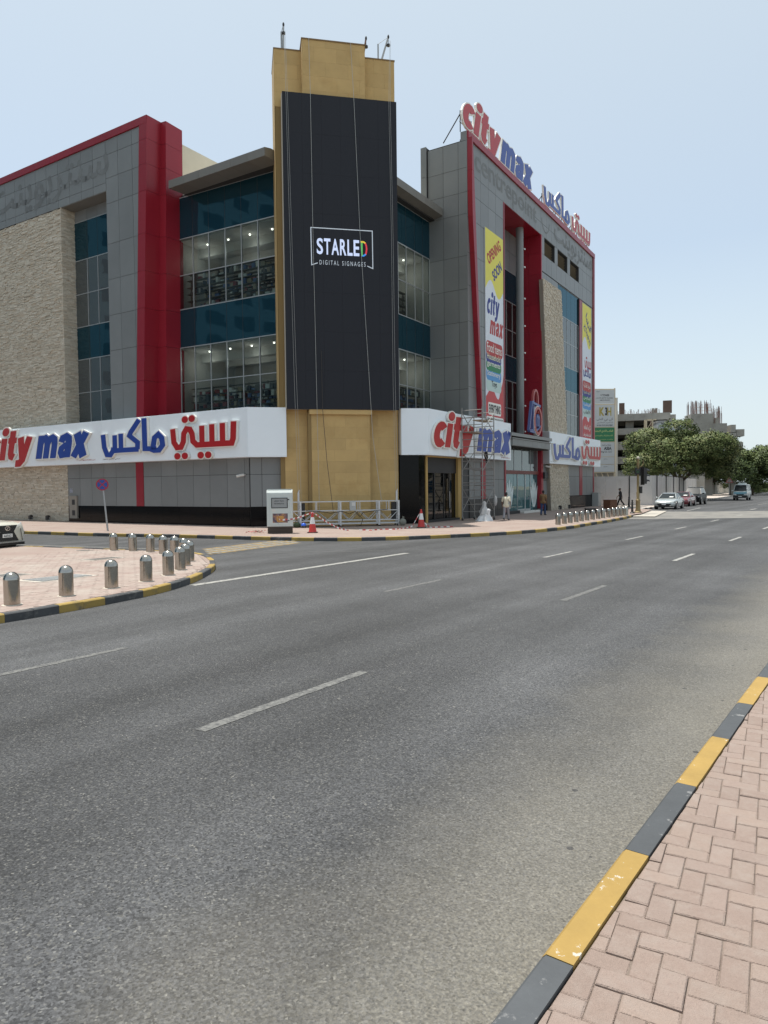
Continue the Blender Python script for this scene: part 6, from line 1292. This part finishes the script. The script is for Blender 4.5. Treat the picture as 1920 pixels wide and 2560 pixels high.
for i in (0, 6, 12, 15, 22, 29, 36, 43): p = q[min(i, len(q) - 1)]; part('hoarding_post', MB().tube((p.x + .04, p.y - .10, .1), (p.x + .04, p.y - .10, 3.05), .05, .05, 6), DARK, hz)
bw_ = thing('boundary_wall', 'low whitewashed wall with dark stains running on behind the tree', 'wall', (60, 125, .13))
sheets(bw_, [(50, 114), (56.5, 124.5), (66, 139.5), (76, 155.5), (88, 174.5)], 1.5, 2.35, HW, 'wall_panel', .2)

# ------------------------------------------------------------------ building site behind
FCo = Fr((40.0, 121.5, 0), 108, 1)
cbld = thing('unfinished_building', 'unfinished grey concrete building with open storeys behind the hoarding', 'building', (45, 122, 0))
zs = [(3.0, 4.6), (5.75, 6.95), (8.15, 9.5), (10.75, 11.8), (13.1, 14.25)]
for z0, z1 in zs:
    for k in range(5): part('slab_edge', MB().box(FCo, -6 + 2.95 * k + .01, -6 + 2.95 * (k + 1) - .01, -1.0, rnd.uniform(0, .05), z0, z1), CONC, cbld)
    part('floor_slab', MB().box(FCo, -6, 8.7, -14, -1.02, z0 + .2, z0 + .5), CONC, cbld)
for u in (-5.6, -2.0, 2.3, 7.6):
    for o in (-1.6, -7.5): part('column', MB().box(FCo, u - .65, u + .65, o - .6, o, 0, 13.1), CONC, cbld)
part('back_wall', MB().box(FCo, -6, 8.7, -14.2, -14, 0, 14), VOID, cbld)
for u, z in ((.55, 16.2), (7.6, 16.3)): part('core_wall', MB().box(FCo, u, u + (.9 if u < 5 else 1.4), -.9, -.4, 14.2, z), mat('rusty_shutter', (.13, .085, .065), .85, var=.15, vscale=2), cbld)
part('core_wall', MB().box(FCo, 5.9, 6.3, -2, -1.5, 14.2, 15.2).box(FCo, 6.4, 6.8, -2, -1.5, 14.2, 15.2), CONC, cbld)
mb = MB()
for k in range(70): u = rnd.uniform(.2, 7.3); b = FCo.P(u, rnd.uniform(-.9, -.2), 14.2); mb.tube(b, b + Vector((rnd.gauss(0, .06), 0, rnd.uniform(.3, .95))), .025, .025, 4)
part('starter_bars', mb, RUST, cbld, kind='stuff', recalc=False)
part('slab_edge', MB().box(FCo, 8.2, 9.6, -3, -.2, 12.6, 13.9), CONC, cbld)
FCr = Fr((53.4, 122.5, 0), 98, 1)
core = thing('concrete_core', 'bare concrete core with a thicket of upright steel bars above the tree', 'building', (56, 123, 0))
part('core_wall', MB().box(FCr, 0, 3.6, -4, 0, 0, 14.3), CONC, core); part('core_wall', MB().box(FCr, 3.6, 6.0, -4, -.3, 9.0, 12.6), CONC, core); part('core_wall', MB().box(FCr, 3.6, 4.8, -4, -.6, 12.6, 13.6), CONC, core)
for a, b, z0, z1 in ((5.2, 7.6, 10.0, 10.9), (6.6, 7.4, 11.0, 12.3), (7.5, 8.8, 10.3, 11.5), (4.2, 8.6, 8.2, 9.3)): part('slab_edge', MB().box(FCr, a, b, -4, -.2, z0, z1), CONC, core)
part('column', MB().box(FCr, 7.0, 7.8, -2, -1.2, 0, 10.2), CONC, core)
mb = MB()
for k in range(120):
    u = rnd.uniform(.1, 5.6); z = 14.3 if u < 3.6 else 12.6; o = -rnd.random() * 3.5; h = rnd.uniform(1.6, 2.5) if u < 3.6 else rnd.uniform(1.8, 3.2); b = FCr.P(u, o, z); mb.tube(b, b + Vector((rnd.gauss(0, .03), 0, h)), .03, .03, 4)
for z in (14.8, 15.4): mb.tube(FCr.P(.2, 0, z), FCr.P(3.5, 0, z), .025, .025, 4)
part('starter_bars', mb, RUST, core, kind='stuff', recalc=False)
off = thing('site_office', 'pale grey stacked site office cabin partly hidden by the tree', 'cabin', (48, 116, 0)); FO = Fr((45.3, 116.5, 0), 96, 1)
for k, z in enumerate((3.5, 6.6, 9.7)): part('cabin_wall', MB().box(FO, 0, 4.4, -3, 0, z, z + 2.6), mat('cabin_grey', (.40, .43, .45), .6, var=.05), off); part('cabin_edge', MB().box(FO, -.05, 4.45, -3, .05, z + 2.62, z + 2.95), mat('cabin_edge', (.30, .30, .30), .6), off)
for u in (.3, 2.2, 4.1): part('cabin_leg', MB().box(FO, u - .1, u + .1, -1, -.8, 0, 3.5), DARK, off)
ho = thing('hoist_mast', 'cream coloured lattice hoist mast against the unfinished building', 'hoist mast', (43.7, 117.5, 0)); FH = Fr((43.9, 117.8, 0), 96, 1); CM = mat('cream_steel', (.56, .47, .33), .6)
for u in (0, 1.0):
    for o in (0, -1.0): part('mast_post', MB().box(FH, u - .1, u + .1, o - .1, o + .1, 0, 13.0), CM if u == 0 or o == 0 else RUST, ho)
for k in range(9):
    z = .8 + 1.5 * k
    if z < 12.9: part('mast_rung', MB().box(FH, 0, 1.0, -.08, .08, z - .07, z + .07), CM, ho); part('mast_brace', MB().tube(FH.P(0 if k % 2 else 1, 0, z), FH.P(1 if k % 2 else 0, 0, min(12.9, z + 1.5)), .05, .05, 5), CM, ho)
part('mast_head', MB().box(FH, -.1, 1.6, -.1, .1, 12.85, 13.05), CM, ho)
pb_ = thing('project_board', 'tall stack of construction project boards in English and Arabic beside the mall', 'sign', (37.5, 120, 0)); FP = Fr((34.2, 119.9, 0), 86, 1)
BW = mat('board_white', (.52, .53, .53), .6, var=.03); BG = mat('board_green', (.035, .19, .085), .6); BGO = mat('print_gold', (.38, .30, .06), .6); BGR = mat('print_grey', (.14, .14, .14), .6)
part('board', MB().box(FP, 0, 5.2, -.05, 0, 15.95, 18.3), BW, pb_); part('board', MB().box(FP, 0, 5.2, -.05, 0, 12.05, 15.75), BW, pb_); part('board', MB().box(FP, 0, 5.2, -.05, 0, 9.55, 11.9), BG, pb_); part('board', MB().box(FP, 0, 5.2, -.05, 0, 7.0, 9.4), BW, pb_); part('board', MB().box(FP, 0, 5.2, -.05, 0, 5.7, 6.9), BW, pb_); part('board', MB().box(FP, 0, 5.2, -.05, 0, 4.4, 5.6), BW, pb_)
tp = lambda x, y, d: FP.P(x, d, y)
text('lettering', 'PROJECT', tp, (2.05, 17.9, 2.7, 18.05), PK, pb_); text('lettering', 'V TOWER', tp, (2.75, 17.2, 4.3, 17.55), PK, pb_, bold=.03); text('lettering', '( G+7P+40TYP FLOORS', tp, (2.0, 16.75, 4.9, 17.0), PK, pb_, bold=.02); text('lettering', '+MECH+ROOF)', tp, (2.6, 16.4, 4.4, 16.65), PK, pb_, bold=.02)
text('lettering', 'K', tp, (2.55, 13.9, 3.45, 15.35), BGO, pb_, bold=.05); text('lettering', '3', tp, (3.55, 13.95, 3.95, 15.35), PK, pb_, bold=.05); text('lettering', 'H', tp, (3.95, 13.9, 4.65, 15.35), BGO, pb_, bold=.03)
text('lettering', ar('كي بي اتش'), tp, (2.1, 12.95, 4.95, 13.6), BGR, pb_, bold=.02); text('lettering', ar('للتطوير العقاري'), tp, (2.15, 12.55, 4.9, 12.9), BGR, pb_); text('lettering', 'KBH REAL ESTATE DEVELOPMENT', tp, (2.1, 12.2, 4.9, 12.42), PK, pb_, bold=.03)
text('lettering', ar('المكتب الكندي للاستشارات'), tp, (1.2, 11.0, 4.95, 11.55), PLY if False else mat('print_lime', (.55, .58, .22), .6), pb_, bold=.02); text('lettering', ar('للاستشارات الهندسية'), tp, (1.6, 10.4, 4.9, 10.7), mat('print_lime', (1, 1, 1)), pb_); text('lettering', ar('مكتب هندسي'), tp, (2.5, 9.75, 4.9, 10.0), mat('print_lime', (1, 1, 1)), pb_)
text('lettering', ar('شركة آسيا للبناء'.replace('آ', 'ا')), tp, (3.0, 8.75, 4.6, 9.1), PK, pb_); text('lettering', 'ASIA', tp, (3.35, 8.1, 4.7, 8.65), PK, pb_, bold=.04); text('lettering', 'Building Co. LLC', tp, (2.2, 7.6, 4.75, 7.95), PK, pb_, bold=.02)
for y, m in ((6.5, BGR), (5.2, BGR)): text('lettering', 'CONTRACTOR', tp, (3.3, y, 4.0, y + .12), m, pb_)
for u in (-.1, 5.3): part('board_post', MB().box(FP, u - .1, u + .1, -.3, -.1, 0, 18.6), CM, pb_)
part('board_post', MB().box(FP, 5.55, 5.85, -.5, -.2, 0, 17.0).box(FP, 5.2, 5.9, -.5, -.3, 16.8, 17.0), mat('cream_steel2', (.60, .56, .48), .6), pb_)
for z in (4.3, 5.65, 6.95, 9.48, 11.97, 15.85, 18.4): part('board_rail', MB().box(FP, -.1, 5.3, -.25, -.08, z - .08, z + .08), CM, pb_)
for k in range(4): part('board_brace', MB().tube(FP.P(1.0 + k, -.3, 4.3), FP.P(1.8 + k, -.3, 2.2), .09, .09, 5), CM, pb_)
lw = thing('site_base_wall', 'rough pale concrete base wall under the unfinished building', 'wall', (44, 118, 0)); part('wall_panel', MB().box(FCo, -8, 14, .4, .8, 0, 4.2), CONC, lw); part('wall_cap', MB().box(FCo, -8, 14, .35, .85, 4.2, 4.35), CONC, lw)

# ------------------------------------------------------------------ trees and hedge
def leaf_mat(name, col):
    m = mat(name, col, .6, var=.22, vscale=.9, rand=0); b = m.node_tree.nodes['Principled BSDF']; b.inputs['Subsurface Weight'].default_value = 0; b.inputs['Specular IOR Level'].default_value = .25
    return m
LEAF = [leaf_mat('leaf_olive', (.115, .15, .05)), leaf_mat('leaf_dark', (.065, .092, .032)), leaf_mat('leaf_light', (.19, .205, .085))]
BARK = mat('bark', (.11, .085, .06), .95, var=.2, vscale=4)
def foliage(name, blobs, n, size, seed, parent, tones=(.5, .3, .2), kind=None, soft=.75):
    """leaf clumps: sprays of small leaves gathered in tufts over uneven lobes"""
    r = np.random.default_rng(seed); V = []; tot = sum(b[1][0] * b[1][1] for b in blobs); sp = []; ctr = []
    for c, rad in blobs:
        k = max(3, int(n * rad[0] * rad[1] / tot / 14)); d = r.normal(size=(k, 3)); d /= np.linalg.norm(d, axis=1)[:, None]; d[:, 2] = np.where(d[:, 2] < -.55, -d[:, 2], d[:, 2])
        rr = r.uniform(.62, 1.06, size=(k, 1)) ** .6; sp.append(np.array(c) + d * rr * np.array(rad)); ctr.append(np.repeat(np.array(c)[None] - [[0, 0, rad[2] * .25]], k, 0))
    tuft = np.concatenate(sp); out = tuft[:, None, :] + r.normal(size=(len(tuft), 14, 3)) * size * 1.5 * np.array([1, 1, .75]); c = out.reshape(-1, 3); k = len(c)
    a = r.normal(size=(k, 3)); a[:, 2] *= .6; a /= np.linalg.norm(a, axis=1)[:, None]; b = np.cross(a, r.normal(size=(k, 3))); b /= np.linalg.norm(b, axis=1)[:, None]; s = r.uniform(.6, 1.3, size=(k, 1)) * size
    cc = np.repeat(np.concatenate(ctr), 14, 0); nn = c - cc; nn /= np.linalg.norm(nn, axis=1)[:, None]; b = b * np.where((np.cross(a, b) * nn).sum(1) > 0, -1., 1.)[:, None]
    v = np.stack([c - a * s, c + b * s * .45, c + a * s, c - b * s * .45], 1).reshape(-1, 3)
    me = bpy.data.meshes.new(name); me.vertices.add(4 * k); me.vertices.foreach_set('co', v.astype(np.float32).ravel()); me.loops.add(4 * k); me.loops.foreach_set('vertex_index', np.arange(4 * k, dtype=np.int32)); me.polygons.add(k)
    me.polygons.foreach_set('loop_start', np.arange(0, 4 * k, 4, dtype=np.int32)); me.polygons.foreach_set('loop_total', np.full(k, 4, dtype=np.int32))
    for m in LEAF: me.materials.append(m)
    tone = np.repeat(r.choice(3, size=len(tuft), p=tones), 14); me.polygons.foreach_set('material_index', tone.astype(np.int32)); me.update(); me.validate()
    fn = -np.cross(a, b); nn = nn * soft + fn * (1 - soft); nn /= np.linalg.norm(nn, axis=1)[:, None]
    me.polygons.foreach_set('use_smooth', [True] * k); me.normals_split_custom_set_from_vertices(np.repeat(nn, 4, 0).astype(np.float32))
    return link(name, me, parent, False, kind=kind)
def tree(label, x, y, lobes, n, size, seed, trunk_h=2.6, tr=.3, tones=(.5, .3, .2)):
    t = thing('tree', label, 'tree', (x, y, 0), group='trees along the road'); mb = MB(); top = Vector((x + .2, y, trunk_h)); mb.tube((x, y, -.3), top, tr, tr * .7, 10)
    part('trunk', mb, BARK, t, smooth=60)
    for i, (c, rad) in enumerate(lobes):
        if i % 2 == 0 or len(lobes) < 7: part('limb', MB().tube(top - Vector((0, 0, .3)), top.lerp(Vector(c), .55) + Vector((0, 0, .3)), tr * .5, tr * .3, 7).tube(top.lerp(Vector(c), .55) + Vector((0, 0, .3)), Vector(c), tr * .3, tr * .12, 6), BARK, t, smooth=60)
    foliage('crown', lobes, n, size, seed, t, tones); return t
def lobes(cx, cy, cz, rx, ry, rz, k, seed, r0=.42):
    r = random.Random(seed); out = [((cx, cy, cz), (rx * .62, ry * .62, rz * .62))]
    for i in range(k):
        a = 2 * math.pi * i / k + r.uniform(-.4, .4); e = r.uniform(-.55, .85); q = math.cos(e); s = r.uniform(.8, 1.2) * r0
        out.append(((cx + rx * .68 * q * math.cos(a), cy + ry * .68 * q * math.sin(a), cz + rz * .66 * math.sin(e)), (rx * s, ry * s, rz * s)))
    return out
tree('large olive green tree spreading over the hoarding behind the parked cars', 40.5, 97.0, lobes(40.3, 96.0, 5.9, 7.0, 6.5, 4.7, 15, 4) + [((34.5, 93.5, 4.2), (2.6, 2.6, 2.2)), ((45.6, 98, 4.4), (3.2, 3, 2.6)), ((40, 95.5, 9.3), (2.4, 2.2, 1.6))], 80000, .145, 11)
tree('dark green tree right of the large tree, its crown reaching down behind the wall', 57.5, 124, lobes(57.5, 123.5, 4.6, 6.2, 5, 4.0, 11, 6), 26000, .19, 12, tones=(.35, .6, .05))
tree('rounded dark tree standing by the road above the white van', 68.5, 131, lobes(68.0, 131, 5.6, 5.2, 5.0, 4.2, 12, 8) + [((66, 130, 2.6), (3.5, 3, 2.2)), ((71, 131, 2.4), (3.5, 3, 2.2))], 30000, .19, 13, tones=(.45, .5, .05))
tree('tree crown cut by the right frame edge beyond the van', 79.5, 142, lobes(80.5, 142, 5.2, 6.5, 6, 4.0, 12, 9) + [((77, 141, 2.5), (3.5, 3, 2.3)), ((82, 141, 2.5), (4, 3, 2.3))], 28000, .2, 14, tones=(.45, .5, .05))
tree('low dark tree filling the gap behind the stained wall', 63.5, 136, lobes(63, 137, 3.8, 6, 5, 3.4, 9, 19), 18000, .2, 15, tones=(.3, .65, .05))
hd = thing('hedge', 'long clipped green hedge beside the road behind the van', 'hedge', (85, 160, 0))
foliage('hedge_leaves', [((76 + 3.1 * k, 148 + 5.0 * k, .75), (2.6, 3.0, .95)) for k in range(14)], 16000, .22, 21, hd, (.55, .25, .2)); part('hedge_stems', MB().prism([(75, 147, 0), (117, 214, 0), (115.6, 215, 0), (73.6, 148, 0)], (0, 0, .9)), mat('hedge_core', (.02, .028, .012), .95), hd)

# ------------------------------------------------------------------ what stands across the roads and shows in the glass
def block_building(name, label, F, w, d, h, m, wm, nx, nz, glass_part=True):
    t = thing(name, label, 'building', tuple(F.P(w / 2, 0, 0))); part('wall', MB().box(F, 0, w, -d, 0, -.3, h), m, t); part('roof', MB().box(F, -.2, w + .2, -d - .2, .2, h, h + .5), m, t)
    win = None
    for i in range(nx):
        for j in range(nz):
            if (i * 7 + j * 3) % 5 == 0 and not glass_part: continue
            u = w * (i + .18) / nx; z = h * (j + .25) / nz + .6; mb = MB().box(F, u, u + w * .64 / nx, -.02, .05, z, z + h * .5 / nz); part('window', mb, wm, t)
    return t
BLUEW = mat('blue_window', (.02, .06, .11), .1)
block_building('office_block', 'pale blue office block mirrored in the upper glass of the left bay', Fr((-88, -18, 0), 12, 1), 78, 18, 58, mat('pale_blue_cladding', (.22, .36, .44), .6, var=.05), BLUEW, 15, 15)
block_building('apartment_block', 'pale apartment block across the main road mirrored in the entrance glass', Fr((62, 86, 0), 36 + 180, 1), 30, 14, 16, mat('sand_render', (.46, .40, .32), .8, var=.05), BLUEW, 8, 5, False)
tree('roadside tree across the main road mirrored in the entrance glass', 37, 51.5, lobes(37, 51.5, 4.6, 3.4, 3.4, 2.6, 9, 31), 5000, .26, 32)
tree('second roadside tree across the main road mirrored in the entrance glass', 45, 61, lobes(45, 61, 4.2, 3.0, 3.0, 2.4, 9, 33), 5000, .26, 34)

for o in COL.objects:
    if o.parent is None and o.get('category') == 'bollard': o.rotation_euler.x = rnd.gauss(0, .012); o.rotation_euler.y = rnd.gauss(0, .012)
